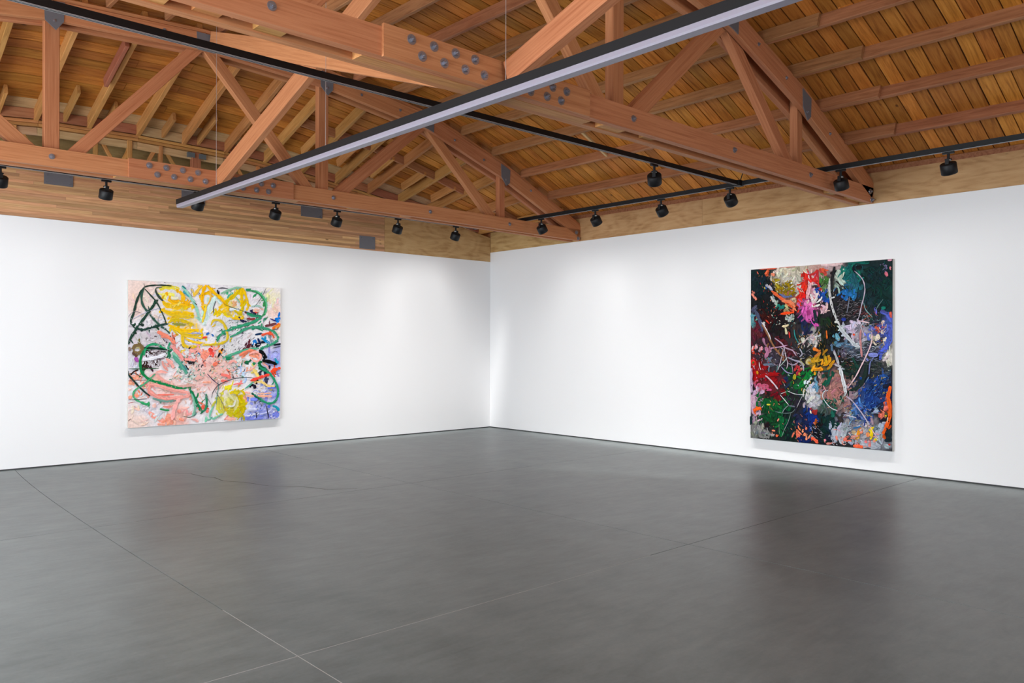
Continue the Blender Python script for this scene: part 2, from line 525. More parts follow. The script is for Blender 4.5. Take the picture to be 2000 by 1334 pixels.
# hip rafters down to the end frame
RXS = [-0.25 - 0.61 * k for k in range(20)]
for k, x in enumerate(RXS):
    z0 = z_hip(x, T2Y - 0.12) - PUR / 2; z1 = z_hip(x, 0.12) - PUR / 2
    beam('hip_rafter', (x, T2Y + 0.17, z_hip(x, T2Y + 0.17) - PUR / 2), (x, 0.12, z1), 0.058, PUR + 0.006, 'rafter', ceiling)
    # short sistered tails and red blocking above the end plate
    if k > 6 and k % 2 == 0 or k > 8:
        xt = x + (0.20 if k % 2 else 0.32)
        ya = -0.42 if k % 3 else -0.62
        beam('rafter_tail', (xt, ya, z_hip(xt, ya) - 0.062), (xt, 0.12, z_hip(xt, 0.12) - 0.062), 0.04, 0.12, 'rafter', ceiling)
    xb0, xb1 = x - 0.61 + 0.026, x - 0.026
    zb0, zb1 = z_hip(xb0, 0.03), z_hip(xb1, 0.03)
    if xb0 > RX0:
        beam('rafter_blocking', (xb0, 0.03, zb0 - 0.068), (xb1, 0.03, zb1 - 0.068), 0.04, 0.125, 'red' if k != 9 else 'pale', ceiling)
    # a row of bridging blocks over the right part of the hip bay
    if k < 7 and k != 1:
        yb = -1.02
        beam('bridging_block', (xb0, yb, z_hip(xb0, yb) - 0.07), (xb1, yb, z_hip(xb1, yb) - 0.07), 0.042, 0.13, 'purlin', ceiling)
        xm = (xb0 + xb1) / 2 + 0.08
        beam('rafter_sister', (xm, yb - 0.02, z_hip(xm, yb) - 0.085), (xm, yb + 0.62, z_hip(xm, yb + 0.62) - 0.085), 0.04, 0.12, 'rafter', ceiling)

# sister block beside a rafter, and steel strap under a purlin
xs_ = RXS[11] - 0.085
beam('rafter_sister', (xs_, -1.78, z_hip(xs_, -1.78) - 0.15), (xs_, -0.98, z_hip(xs_, -0.98) - 0.15), 0.045, 0.12, 'red', ceiling)

# small bridging stick between two purlins and a steel strap under another
beam('purlin_bridging', (PX[2] - 0.03, -4.10, z_chord(PX[2]) + NAIL + 0.02), (PX[1] - 0.02, -4.06, z_chord(PX[1]) + NAIL + 0.02), 0.035, 0.035, 'pale', ceiling)
beam('purlin_bridging', (PX[2] + 0.03, -9.35, z_chord(PX[2]) + NAIL + 0.06), (PX[1], -9.30, z_chord(PX[1]) + NAIL + 0.03), 0.035, 0.07, 'pale', ceiling)
strap = box('steel_strap', PX[5] - 0.055, PX[5] - 0.008, -5.95, -5.28, z_chord(PX[5]) + NAIL - 0.010, z_chord(PX[5]) + NAIL - 0.004, 'hanger', ceiling)

# ------------------------------------------------------------------ setting: laminated beam, plywood and end framing above the white walls
trim1 = tag(box('trim_1', RX0, -2.386, 0.035, 0.12, WT + 0.001, 3.75, 'lam'), kind='structure')
random.seed(21)
NL = 16
zl0, zl1 = WT + 0.002, 3.75
for r in range(NL):
    za = zl0 + (zl1 - zl0) * r / NL; zb = zl0 + (zl1 - zl0) * (r + 1) / NL
    x = RX0 + random.uniform(0.2, 1.2)
    cuts = [RX0]
    while x < -2.8:
        cuts.append(x); x += random.uniform(0.9, 2.6)
    cuts.append(-2.386)
    for a, b in zip(cuts, cuts[1:]):
        mesh_obj('lamination', *box_vf(0, b - a - 0.0008, -random.uniform(0, 0.0015), 0.034, 0.0004, zb - za - 0.0004), 'lam', trim1, Matrix.Translation((a, 0.001, za)))
# steel plates bolted to the laminated beam
def steel_plate(x0, x1, z0, z1, parent):
    vf = [box_vf(x0, x1, -0.010, 0.0, z0, z1)]
    p = mesh_obj('steel_plate', *vf[0], 'steel', parent)
    for sx in (x0 + 0.035, x1 - 0.035):
        for sz in (z0 + 0.03, z1 - 0.03):
            v, f = cyl_vf(0.012, 0.010, 0, 0.008, 10)
            mesh_obj('rivet', v, f, 'steel', p, Matrix.Translation((sx, -0.010, sz)) @ Matrix.Rotation(math.radians(90), 4, 'X'))
for a in [(-7.49, -7.16, 3.585, 3.735), (-5.78, -5.45, 3.55, 3.73), (-3.94, -3.57, 3.575, 3.74), (-2.88, -2.58, 3.16, 3.372)]:
    steel_plate(*a, trim1)

def ply_panel_x(x0, x1, zt0, zt1, parent, y=0.0):      # panel in the back wall plane with sloped top
    z0 = WT + 0.001
    V = [(x0, y, z0), (x1, y, z0), (x1, y, zt1), (x0, y, zt0)]
    V += [(a, y + 0.02, c) for a, b, c in V]
    F = [(0, 1, 2, 3), (7, 6, 5, 4), (0, 4, 5, 1), (1, 5, 6, 2), (2, 6, 7, 3), (3, 7, 4, 0)]
    return mesh_obj('plywood_panel', V, F, 'ply', parent)
trim2 = tag(box('trim_2', -2.384, 0.0, 0.022, 0.12, WT + 0.001, 3.56, 'plyb'), kind='structure')
ply_panel_x(-2.382, -0.003, 4.0, 3.60, trim2)
trim3 = tag(box('trim_3', 0.024, 0.12, RY0 - 0.15, 0.53, WR + 0.001, 3.86, 'purlin'), kind='structure')
edges = [-0.003, -2.28, -4.72, -7.16, -9.60, -12.04, -14.5, -16.9]
for y1, y0 in zip(edges, edges[1:]):
    yy0, yy1 = y0 + 0.0015, y1 - 0.0015
    v, f = box_vf(0, yy1 - yy0, 0.0, 0.02, 0, 3.70 - WR - 0.001)
    m = Matrix.Translation((0.0, yy0, WR + 0.001)) @ Matrix(((0, 1, 0, 0), (1, 0, 0, 0), (0, 0, 1, 0), (0, 0, 0, 1)))
    f = [tuple(reversed(q)) for q in f]
    mesh_obj('plywood_panel', v, f, 'ply', trim3, m)

# end framing on top of the laminated beam: arched double plate, studs, braces, sheathing behind
exs_ = sorted(set([RX0 - 0.15] + PX + [x for x, _ in END_TAB] + [x for x, _ in NODES] + [0.12]))
V = []
for x in exs_:
    zt = z_hip(x, 0.5) + 0.03
    V += [(x, 0.50, 3.10), (x, 0.50, zt), (x, 0.53, zt), (x, 0.53, 3.10)]
F = []
for i in range(len(exs_) - 1):
    a = 4 * i; b = a + 4
    F += [(a, b, b + 1, a + 1), (a + 1, b + 1, b + 2, a + 2), (a + 2, b + 2, b + 3, a + 3), (a + 3, b + 3, b, a)]
F += [(0, 1, 2, 3), (4 * len(exs_) - 1, 4 * len(exs_) - 2, 4 * len(exs_) - 3, 4 * len(exs_) - 4)]
trim4 = tag(mesh_obj('trim_4', V, F, 'plyb'), kind='structure')
box('wall_shelf', RX0, 0.02, 0.12, 0.50, 3.10, 3.14, 'plyb', trim4)
exs = [x for x, _ in END_TAB if RX0 < x < 0.0]
for a, b in zip(exs, exs[1:]):
    za, zb = z_end(a) - 0.0, z_end(b) - 0.0
    for dz, hh, mt, nm, dy in ((-0.020, 0.038, 'rafter', 'top_plate', 0.0), (-0.061, 0.038, 'rafter', 'top_plate', 0.004), (-0.135, 0.10, 'pale', 'header_board', 0.02)):
        beam(nm, (a + 0.002, 0.075 + dy, za + dz), (b - 0.002, 0.075 + dy, zb + dz), 0.10 if nm == 'top_plate' else 0.04, hh, mt, trim4)
studs = [(-7.80, .045), (-7.39, .09), (-6.87, .045), (-6.45, .06), (-6.04, .045), (-5.55, .125), (-5.03, .05), (-4.62, .05), (-3.9, .09), (-8.4, .045), (-9.0, .06), (-3.3, .045)]
for x, w_ in studs:
    beam('stud', (x, 0.09, 3.75), (x, 0.09, z_end(x) - 0.085), w_, 0.09, 'red' if w_ > 0.08 else 'rafter', trim4, up=(0, 1, 0))
for a, b in [(-8.35, -7.85), (-7.75, -7.45), (-6.82, -6.50), (-6.40, -6.66), (-6.09, -6.36), (-6.00, -5.62), (-5.48, -5.75), (-4.98, -4.66), (-5.06, -5.4), (-4.5, -4.1)]:
    # braces rising from a (top) to b (bottom)
    beam('web_brace', (a, 0.10, z_end(a) - 0.10), (b, 0.10, 3.76), 0.05, 0.04, 'rafter', trim4, up=(0, 1, 0))
for x in (-7.44, -5.63, -5.47, -3.86):
    hz = z_end(x) - 0.10
    v, f = merge(box_vf(-0.05, 0.05, -0.003, 0, -0.07, 0.0), box_vf(-0.05, -0.047, 0, 0.09, -0.07, 0.0), box_vf(0.047, 0.05, 0, 0.09, -0.07, 0))
    mesh_obj('joist_hanger', v, f, 'hanger', trim4, Matrix.Translation((x, 0.028, hz)))

# ------------------------------------------------------------------ trusses
NUT = None
def bolt_mesh():
    w = cyl_vf(0.034, 0.033, 0, 0.006, 16)
    n = [(0.019 * math.cos(math.pi / 3 * i), 0.019 * math.sin(math.pi / 3 * i)) for i in range(6)]
    v = [(a, b, 0.006) for a, b in n] + [(a, b, 0.024) for a, b in n]
    f = [(i, (i + 1) % 6, 6 + (i + 1) % 6, 6 + i) for i in range(6)] + [tuple(range(6, 12))]
    st = cyl_vf(0.009, 0.008, 0.024, 0.034, 8)
    v, f = merge(w, (v, f), st)
    me = bpy.data.meshes.new('bolt'); me.from_pydata(v, [], f); me.update(); me.materials.append(MAT['bolt'])
    return me
BOLT = bolt_mesh()
def bolt(x, y, z, parent, rot=0.0, s=1.0):
    return link_mesh('bolt', BOLT, parent, Matrix.Translation((x, y, z)) @ Matrix.Rotation(math.radians(90), 4, 'X') @ Matrix.Rotation(rot, 4, 'Z') @ Matrix.Scale(s, 4))

PLY, GAP = 0.07, 0.11                # two-ply chords with the webs in the gap
DEP = 2 * PLY + GAP
def z_bot(x):                        # slight camber of the bottom chord (its underside)
    return 3.325 + 0.035 * (1 - ((x - XC) / 6.35) ** 2)
BD = 0.185                           # bottom chord depth
CD = 0.20                            # top chord depth

def chord_curve(name, xs, zf, depth, y0, y1, mat, parent):
    """long bottom chord ply following the camber"""
    V, F = [], []
    for x in xs:
        z = zf(x)
        V += [(x, y0, z), (x, y1, z), (x, y1, z + depth), (x, y0, z + depth)]
    n = len(xs)
    for i in range(n - 1):
        a = 4 * i; b = a + 4
        F += [(a, a + 1, b + 1, b), (a + 1, a + 2, b + 2, b + 1), (a + 2, a + 3, b + 3, b + 2), (a + 3, a, b, b + 3)]
    F += [(3, 2, 1, 0), (4 * n - 4, 4 * n - 3, 4 * n - 2, 4 * n - 1)]
    return mesh_obj(name, V, F, mat, parent)

def make_truss(Y, label, seed):
    rnd = random.Random(seed)
    t = tag(empty('roof_truss', (XC, Y, 3.34)), label, 'truss', 'arched timber roof trusses')
    xs = [RX0 + 0.01 + (0 - RX0 - 0.012) * i / 16 for i in range(17)]
    xs[-1] = -0.004
    near = chord_curve('bottom_chord', xs, z_bot, BD, Y, Y + PLY, 'truss', t)
    far = chord_curve('bottom_chord', xs, z_bot, BD, Y + PLY + GAP, Y + DEP, 'truss', t)
    # filler blocks in the gap of the bottom chord
    for x0, x1 in [(-10.6, -10.3), (-8.9, -8.45), (-8.3, -8.15), (-7.95, -7.78), (-4.98, -4.70), (-4.4, -4.25), (-3.55, -3.40), (-2.62, -2.48), (-1.78, -1.62), (-0.95, -0.78), (-0.42, -0.02), (-12.6, -12.2)]:
        box('chord_filler', x0, x1, Y + PLY, Y + PLY + GAP, z_bot((x0 + x1) / 2) + rnd.uniform(0.004, 0.05), z_bot((x0 + x1) / 2) + BD - 0.03, 'rafter', t)
    # splice: solid filler and cover plank on the near face, bolted
    sx0, sx1 = -7.19, -5.27
    box('splice_filler', sx0 - 0.1, sx1 + 0.12, Y + PLY, Y + PLY + GAP, z_bot(XC) - 0.003, z_bot(XC) + BD, 'rafter', t)
    sp = chord_curve('splice_plank', [sx0, XC, sx1], lambda x: z_bot(x) - 0.006, BD + 0.022, Y - 0.024, Y - 0.001, 'truss', t)
    k = 0
    for xx in (-6.98, -6.80, -6.62, -6.45):
        bolt(xx, Y - 0.024, z_bot(xx) + 0.150, sp, rnd.uniform(0, 1)); bolt(xx + 0.085, Y - 0.024, z_bot(xx) + 0.062, sp, rnd.uniform(0, 1))
    for xx in (-6.02, -5.86, -5.69, -5.54):
        bolt(xx, Y - 0.024, z_bot(xx) + 0.130, sp, rnd.uniform(0, 1)); bolt(xx - 0.06, Y - 0.024, z_bot(xx) + 0.048, sp, rnd.uniform(0, 1))
    for xx, zo in ((-7.92, 0.10), (-4.70, 0.095), (-3.15, 0.10), (-1.62, 0.095), (-9.6, 0.1)):
        bolt(xx, Y, z_bot(xx) + zo, near, rnd.uniform(0, 1), 0.85)
    bolt(-0.10, Y, z_bot(0) + 0.13, near); bolt(-0.055, Y, z_bot(0) + 0.035, near, 0.4)
    # top chord: straight timbers from node to node, two plies
    for (xa, za), (xb, zb) in zip(NODES, NODES[1:]):
        a = Vector((xa, 0, za - CD / 2)); b = Vector((xb, 0, zb - CD / 2))
        for yo in (Y + PLY / 2, Y + PLY + GAP + PLY / 2):
            seg = beam('top_chord', (a.x, yo, a.z), (b.x, yo, b.z), PLY, CD, 'truss', t)
            if yo < Y + PLY:
                for f_ in (0.30, 0.68):
                    p = a.lerp(b, f_)
                    bolt(p.x, Y, p.z + rnd.uniform(-0.03, 0.04), seg, rnd.uniform(0, 1), 0.6)
        # nailer on top of the chord
        beam('chord_nailer', (xa, Y + DEP / 2, za + NAIL / 2), (xb, Y + DEP / 2, zb + NAIL / 2), DEP * 0.9, NAIL - 0.006, 'truss', t)
    # webs
    yw = Y + PLY + GAP / 2
    def web(x0, z0, x1, z1, w_, name='web', yo=0.0):
        beam(name, (x0, yw + yo, z0), (x1, yw + yo, z1), w_, 0.09, 'truss', t, up=(0, 1, 0))
    for side in (1, -1):
        fx = lambda x: x if side == 1 else 2 * XC - x
        for xv, wv in ((-1.71, 0.115), (-4.80, 0.14)):
            x = fx(xv)
            web(x, z_bot(x) + 0.05, x, z_chord(x) - 0.06, wv, 'post')
        for (xt, xb_, wv) in ((-3.18, -1.71, 0.13), (-3.18, -4.80, 0.15), (-6.35, -4.80, 0.13)):
            dx = 0.12 if xb_ > xt else -0.12
            if xb_ == -4.80: dx = 0.13 if xt > xb_ else -0.13
            elif xb_ == -1.71: dx = -0.10
            web(fx(xt + (0.03 if xb_ > xt else -0.03)), z_chord(xt) - 0.12, fx(xb_ + dx), z_bot(xb_) + 0.09, wv, 'diagonal_web')
    # gusset plates on the near face at every node
    for i, (x, z) in enumerate(NODES[1:-1]):
        sl = (z_chord(x + 0.1) - z_chord(x - 0.1)) / 0.2
        w_ = 0.095 if abs(x - XC) > 0.1 else 0.11
        pts = [(-w_, -w_ * sl), (w_, w_ * sl), (w_ * 0.9, w_ * sl - 0.20), (0.015, -0.29 if i % 2 == 0 else -0.20), (-w_ * 0.9, -w_ * sl - 0.20)]
        V = [(x + a, Y - 0.008, z + b - 0.012) for a, b in pts] + [(x + a, Y + 0.001, z + b - 0.012) for a, b in pts]
        n = len(pts)
        F = [tuple(range(n)), tuple(range(2 * n - 1, n - 1, -1))] + [(i2, n + i2, n + (i2 + 1) % n, (i2 + 1) % n) for i2 in range(n)]
        gp = mesh_obj('gusset_plate', V, F, 'steel', t)
        bolt(x, Y - 0.008, z - 0.21 if i % 2 == 0 else z - 0.13, gp, 0, 0.5)
    return t
make_truss(T2Y, 'arched timber truss farther off, next to the back wall', 3)
make_truss(T1Y, 'arched timber truss nearest the viewer, its bolted splice high above the room', 4)

# sway braces between the trusses along the ridge line
def brace(p0, p1, w_, h_, label):
    o = beam('sway_brace', p0, p1, w_, h_, 'truss')
    tag(o, label, 'brace', 'diagonal sway braces between the trusses')
brace((-6.20, T2Y - 0.03, 3.47), (-6.20, T1Y + DEP + 0.03, 5.06), 0.075, 0.20, 'sway brace rising from the far truss splice towards the viewer')
brace((-6.29, T2Y - 0.03, 5.05), (-6.29, T1Y + DEP + 0.04, 3.50), 0.06, 0.20, 'sway brace falling from the far truss peak to the near truss')
brace((-6.18, T1Y - 0.09, 3.46), (-6.18, -12.1, 5.03), 0.09, 0.17, 'knotty sway brace rising from the near truss splice out of the picture')

# ------------------------------------------------------------------ lighting tracks
TZ0, TZ1 = 3.545, 3.600
def track(p0, p1, label, axis):
    c = ((p0[0] + p1[0]) / 2, (p0[1] + p1[1]) / 2, TZ0)
    t = tag(empty('light_track', c), label, 'light track', 'black lighting tracks')
    hw = 0.018
    if axis == 'x':
        a0, a1 = p0[0], p1[0]; y = p0[1]
        box('rail', a0, a1, y - hw, y + hw, TZ0, TZ1, 'black', t)
        for d in (-0.011, 0.009): box('conductor_strip', a0 + 0.02, a1 - 0.02, y + d, y + d + 0.003, TZ0 - 0.0015, TZ0, 'lightgrey', t)
        box('edge_lip', a0 + 0.01, a1 - 0.01, y - hw - 0.0015, y - hw, TZ0, TZ0 + 0.004, 'lightgrey', t)
    else:
        a0, a1 = p0[1], p1[1]; x = p0[0]
        box('rail', x - hw, x + hw, a0, a1, TZ0, TZ1, 'black', t)
        for d in (-0.011, 0.009): box('conductor_strip', x + d, x + d + 0.003, a0 + 0.02, a1 - 0.02, TZ0 - 0.0015, TZ0, 'lightgrey', t)
    return t
TAY, TBX, TCY = -6.05, -1.17, -1.00
ta = track((RX0 + 0.1, TAY), (TBX - 0.075, TAY), 'black light track crossing the room in front of the far truss to the wall track', 'x')
tb = track((TBX, -16.0), (TBX, -0.9), 'black light track running along the right-hand white wall', 'y')
tc_ = track((RX0 + 0.1, TCY), (TBX - 0.02, TCY), 'black light track along the back wall, mostly hidden behind the far truss', 'x')
# joiner and loose feed cable at the T junction
box('joiner', TBX - 0.073, TBX + 0.03, TAY - 0.04, TAY + 0.04, TZ0 - 0.008, TZ1 + 0.006, 'black', tb)
cp = []
for i in range(13):
    u = i / 12
    if u < 0.35:
        k = u / 0.35; cp.append((TBX - 0.02, TAY - 0.02 - 0.06 * k, TZ1 + 0.17 * k))
    else:
        k = (u - 0.35) / 0.65; cp.append((TBX - 0.01, TAY - 0.08 - 0.42 * k, TZ1 + 0.17 * (1 - k) ** 2.2 + 0.004))
v, f = tube_vf(cp, 0.006)
mesh_obj('feed_cable', v, f, 'black', tb, smooth=True)

# ------------------------------------------------------------------ track spotlights
def head_mesh():
    R, Hh = 0.078, 0.112
    prof = [(0.0, 0.0), (R - 0.008, 0.0), (R, -0.008), (R, -Hh + 0.006), (R - 0.004, -Hh), (R - 0.010, -Hh), (R - 0.012, -Hh + 0.03), (0.0, -Hh + 0.03)]
    v, f = lathe_vf(prof, 32)
    me = bpy.data.meshes.new('lamp_head'); me.from_pydata(v, [], f); me.update(); me.materials.append(MAT['black'])
    for p in me.polygons: p.use_smooth = abs(p.normal.z) < 0.5
    return me
HEAD = head_mesh()
m_, nt_, b_ = new_mat('lit_lens')
b_.inputs['Base Color'].default_value = (0.8, 0.8, 0.78, 1)
b_.inputs['Emission Color'].default_value = (1.0, 0.95, 0.88, 1)
b_.inputs['Emission Strength'].default_value = 6.0
MAT['lens'] = m_
LENS = bpy.data.meshes.new('lens'); v, f = cyl_vf(0.064, 0.064, -0.084, -0.0825, 28); LENS.from_pydata(v, [], f); LENS.update(); LENS.materials.append(MAT['lens'])
ADP = {}
def adapter_mesh(axis):
    a = box_vf(-0.055, 0.055, -0.014, 0.014, -0.022, 0.0)
    s = cyl_vf(0.014, 0.014, -0.075, -0.022, 12)
    v, f = merge(a, s)
    me = bpy.data.meshes.new('track_adapter'); me.from_pydata(v, [], f); me.update(); me.materials.append(MAT['black']); return me
ADAPT = adapter_mesh('x')
def swivel_mesh():
    v, f = cyl_vf(0.034, 0.034, -0.084, -0.075, 16)
    me = bpy.data.meshes.new('swivel_plate'); me.from_pydata(v, [], f); me.update(); me.materials.append(MAT['black']); return me
SWIV = swivel_mesh()
v, f = cyl_vf(0.028, 0.024, -0.093, -0.084, 16)
SWB = bpy.data.meshes.new('swivel_cap'); SWB.from_pydata(v, [], f); SWB.update(); SWB.materials.append(MAT['white_bit'])
v, f = merge(box_vf(-0.045, -0.030, -0.018, 0.018, -0.150, -0.080), cyl_vf(0.02, 0.02, -0.135, -0.115, 12))
ARM = bpy.data.meshes.new('bracket_arm'); ARM.from_pydata(v, [], f); ARM.update(); ARM.materials.append(MAT['black'])

def wash_optics(ld):
    """photometric distribution of a wall washer: more light low down, so the wall is lit evenly"""
    ld.use_nodes = True
    nt = ld.node_tree; N = nt.nodes; L = nt.links
    em = [n for n in N if n.type == 'EMISSION'][0]
    tc = N.new('ShaderNodeTexCoord'); sp = N.new('ShaderNodeSeparateXYZ')
    L.new(tc.outputs['Normal'], sp.inputs[0])
    mx = N.new('ShaderNodeMath'); mx.operation = 'MAXIMUM'; mx.inputs[1].default_value = 0.26
    L.new(sp.outputs['X'], mx.inputs[0])
    pw = N.new('ShaderNodeMath'); pw.operation = 'POWER'; pw.inputs[1].default_value = -2.5
    L.new(mx.outputs[0], pw.inputs[0])
    a = N.new('ShaderNodeMapRange'); a.interpolation_type = 'SMOOTHSTEP'
    a.inputs['From Min'].default_value = 0.10; a.inputs['From Max'].default_value = 0.34
    L.new(sp.outputs['X'], a.inputs['Value'])
    z = N.new('ShaderNodeMath'); z.operation = 'MULTIPLY'; z.inputs[1].default_value = -1.0
    L.new(sp.outputs['Z'], z.inputs[0])
    b = N.new('ShaderNodeMapRange'); b.interpolation_type = 'SMOOTHSTEP'
    b.inputs['From Min'].default_value = 0.02; b.inputs['From Max'].default_value = 0.60
    L.new(z.outputs[0], b.inputs['Value'])
    m1 = N.new('ShaderNodeMath'); m1.operation = 'MULTIPLY'; L.new(pw.outputs[0], m1.inputs[0]); L.new(a.outputs[0], m1.inputs[1])
    m2 = N.new('ShaderNodeMath'); m2.operation = 'MULTIPLY'; L.new(m1.outputs[0], m2.inputs[0]); L.new(b.outputs[0], m2.inputs[1])
    ab = N.new('ShaderNodeMath'); ab.operation = 'ABSOLUTE'; L.new(sp.outputs['Y'], ab.inputs[0])
    c = N.new('ShaderNodeMapRange'); c.interpolation_type = 'SMOOTHSTEP'
    c.inputs['From Min'].default_value = 0.30; c.inputs['From Max'].default_value = 0.86
    c.inputs['To Min'].default_value = 1.0; c.inputs['To Max'].default_value = 0.0
    L.new(ab.outputs[0], c.inputs['Value'])
    m3 = N.new('ShaderNodeMath'); m3.operation = 'MULTIPLY'; L.new(m2.outputs[0], m3.inputs[0]); L.new(c.outputs[0], m3.inputs[1])
    L.new(m3.outputs[0], em.inputs['Strength'])

def spotlight(x, y, aim, tilt, track_axis, label, watts=None, ang=84):
    """aim: heading in the floor plane (radians); tilt: degrees below the horizontal"""
    base = Vector((x, y, TZ0 - 0.002))
    t = tag(empty('track_spotlight', base), label, 'spotlight', 'black drum spotlights on the tracks')
    mt = Matrix.Translation(base)
    rz = Matrix.Rotation(aim, 4, 'Z')
    link_mesh('track_adapter', ADAPT, t, mt @ Matrix.Rotation(0 if track_axis == 'x' else math.pi / 2, 4, 'Z'))
    sw = link_mesh('swivel_plate', SWIV, t, mt)
    link_mesh('swivel_cap', SWB, sw, mt)
    link_mesh('bracket_arm', ARM, t, mt @ rz)
    # head: its local -Z is the beam axis
    ang_t = math.radians(90 - tilt)
    hd = mt @ rz @ Matrix.Translation((-0.012, 0, -0.118)) @ Matrix.Rotation(-ang_t, 4, 'Y') @ Matrix.Translation((0, 0, 0.0))
    h = link_mesh('lamp_head', HEAD, t, hd)
    link_mesh('lens', LENS, h, hd)
    ld = bpy.data.lights.new('spot_beam', 'SPOT')
    ld.energy = watts or SPOT_W
    ld.color = SPOT_COL
    ld.spot_size = math.radians(176); ld.spot_blend = 0.15; ld.shadow_soft_size = 0.05
    wash_optics(ld)
    lo = bpy.data.objects.new('spot_beam', ld); col.objects.link(lo)
    lo.parent = h
    pos = hd @ Vector((0, 0, -0.150))
    lo.matrix_basis = hd.inverted() @ Matrix.Translation(pos) @ rz      # level frame: x towards the wall, -z down
    return t
BACK, RIGHT = math.pi / 2, 0.0
for x, til, lab in [(-8.135, 60, 'spotlight cut by the left picture edge, on the back-wall track'),
                    (-7.04, 64, 'leftmost whole spotlight of the back-wall row, between two steel plates'),
                    (-5.93, 60, 'spotlight half hidden behind the far end of the linear pendant'),
                    (-4.85, 58, 'spotlight just right of the pendant end, before the laminated beam'),
                    (-3.88, 58, 'spotlight of the back-wall row right after the middle steel plate'),
                    (-2.80, 62, 'spotlight in front of the beam-plywood joint of the back wall'),
                    (-1.64, 60, 'last spotlight of the back-wall row, nearest the room corner')]:
    spotlight(x, TCY, BACK, til, 'x', lab, SPOT_W * interp([(-8.1, 0.45), (-7.0, 0.6), (-5.0, 0.85), (-3.9, 1.0), (-2.8, 1.25), (-1.6, 2.0)], x))
for y_, til, aim, lab in [(-2.55, 55, 0.0, 'spotlight under the heel of the far truss on the right-wall track'),
                    (-3.67, 52, 0.0, 'second spotlight of the right-wall track, just past the far truss heel'),
                    (-4.85, 50, 0.0, 'third spotlight of the right-wall track, middle of the bay'),
                    (-5.91, 42, 0.1, 'spotlight at the T junction of the two tracks'),
                    (-7.33, 62, 0.0, 'spotlight in front of the near truss heel'),
                    (-8.45, 64, 0.0, 'rightmost spotlight, before the strongly grained plywood')]:
    spotlight(TBX, y_, aim, til, 'y', lab, SPOT_W * interp([(-8.5, 0.95), (-5.9, 1.0), (-4.8, 1.1), (-3.6, 1.3), (-2.5, 1.9)], y_))
spotlight(-2.90, TAY, 0.55, 48, 'x', 'lone spotlight on the crossing track, left of the T junction', watts=4)

# ------------------------------------------------------------------ linear pendant on the centre line
PXC, PB = -6.37, 3.215
lp = tag(empty('linear_pendant', (PXC, -6.5, PB)), 'long black linear pendant with white diffuser hung along the middle of the room', 'pendant light')
y_far, y_near = -1.55, -12.2
hw = 0.042
hs = box('housing', PXC - hw, PXC + hw, y_near, y_far, PB + 0.040, PB + 0.100, 'black', lp)
prof = [(-hw + 0.003, PB + 0.0395), (-hw + 0.003, PB + 0.012), (-hw + 0.010, PB), (hw - 0.010, PB), (hw - 0.003, PB + 0.012), (hw - 0.003, PB + 0.0395)]
V = [(PXC + a, y_near + 0.006, b) for a, b in prof] + [(PXC + a, y_far - 0.006, b) for a, b in prof]
n = len(prof)
F = [tuple(range(n)), tuple(range(2 * n - 1, n - 1, -1))] + [(i, n + i, n + (i + 1) % n, (i + 1) % n) for i in range(n)]
mesh_obj('diffuser', V, F, 'diffuser', lp)
box('end_cap', PXC - hw, PXC + hw, y_far, y_far + 0.004, PB + 0.040, PB + 0.100, 'black', lp)
for yy in (-5.06, -7.45, -2.65, -9.85):
    v, f = tube_vf([(PXC, yy, PB + 0.10), (PXC, yy, z_deck(PXC) + 0.005)], 0.0022, 6)
    mesh_obj('suspension_cable', v, f, 'cable', lp)
    v, f = cyl_vf(0.006, 0.004, PB + 0.10, PB + 0.125, 10)
    mesh_obj('cable_grip', [(a + PXC, b + yy, c) for a, b, c in v], f, 'cable', lp)
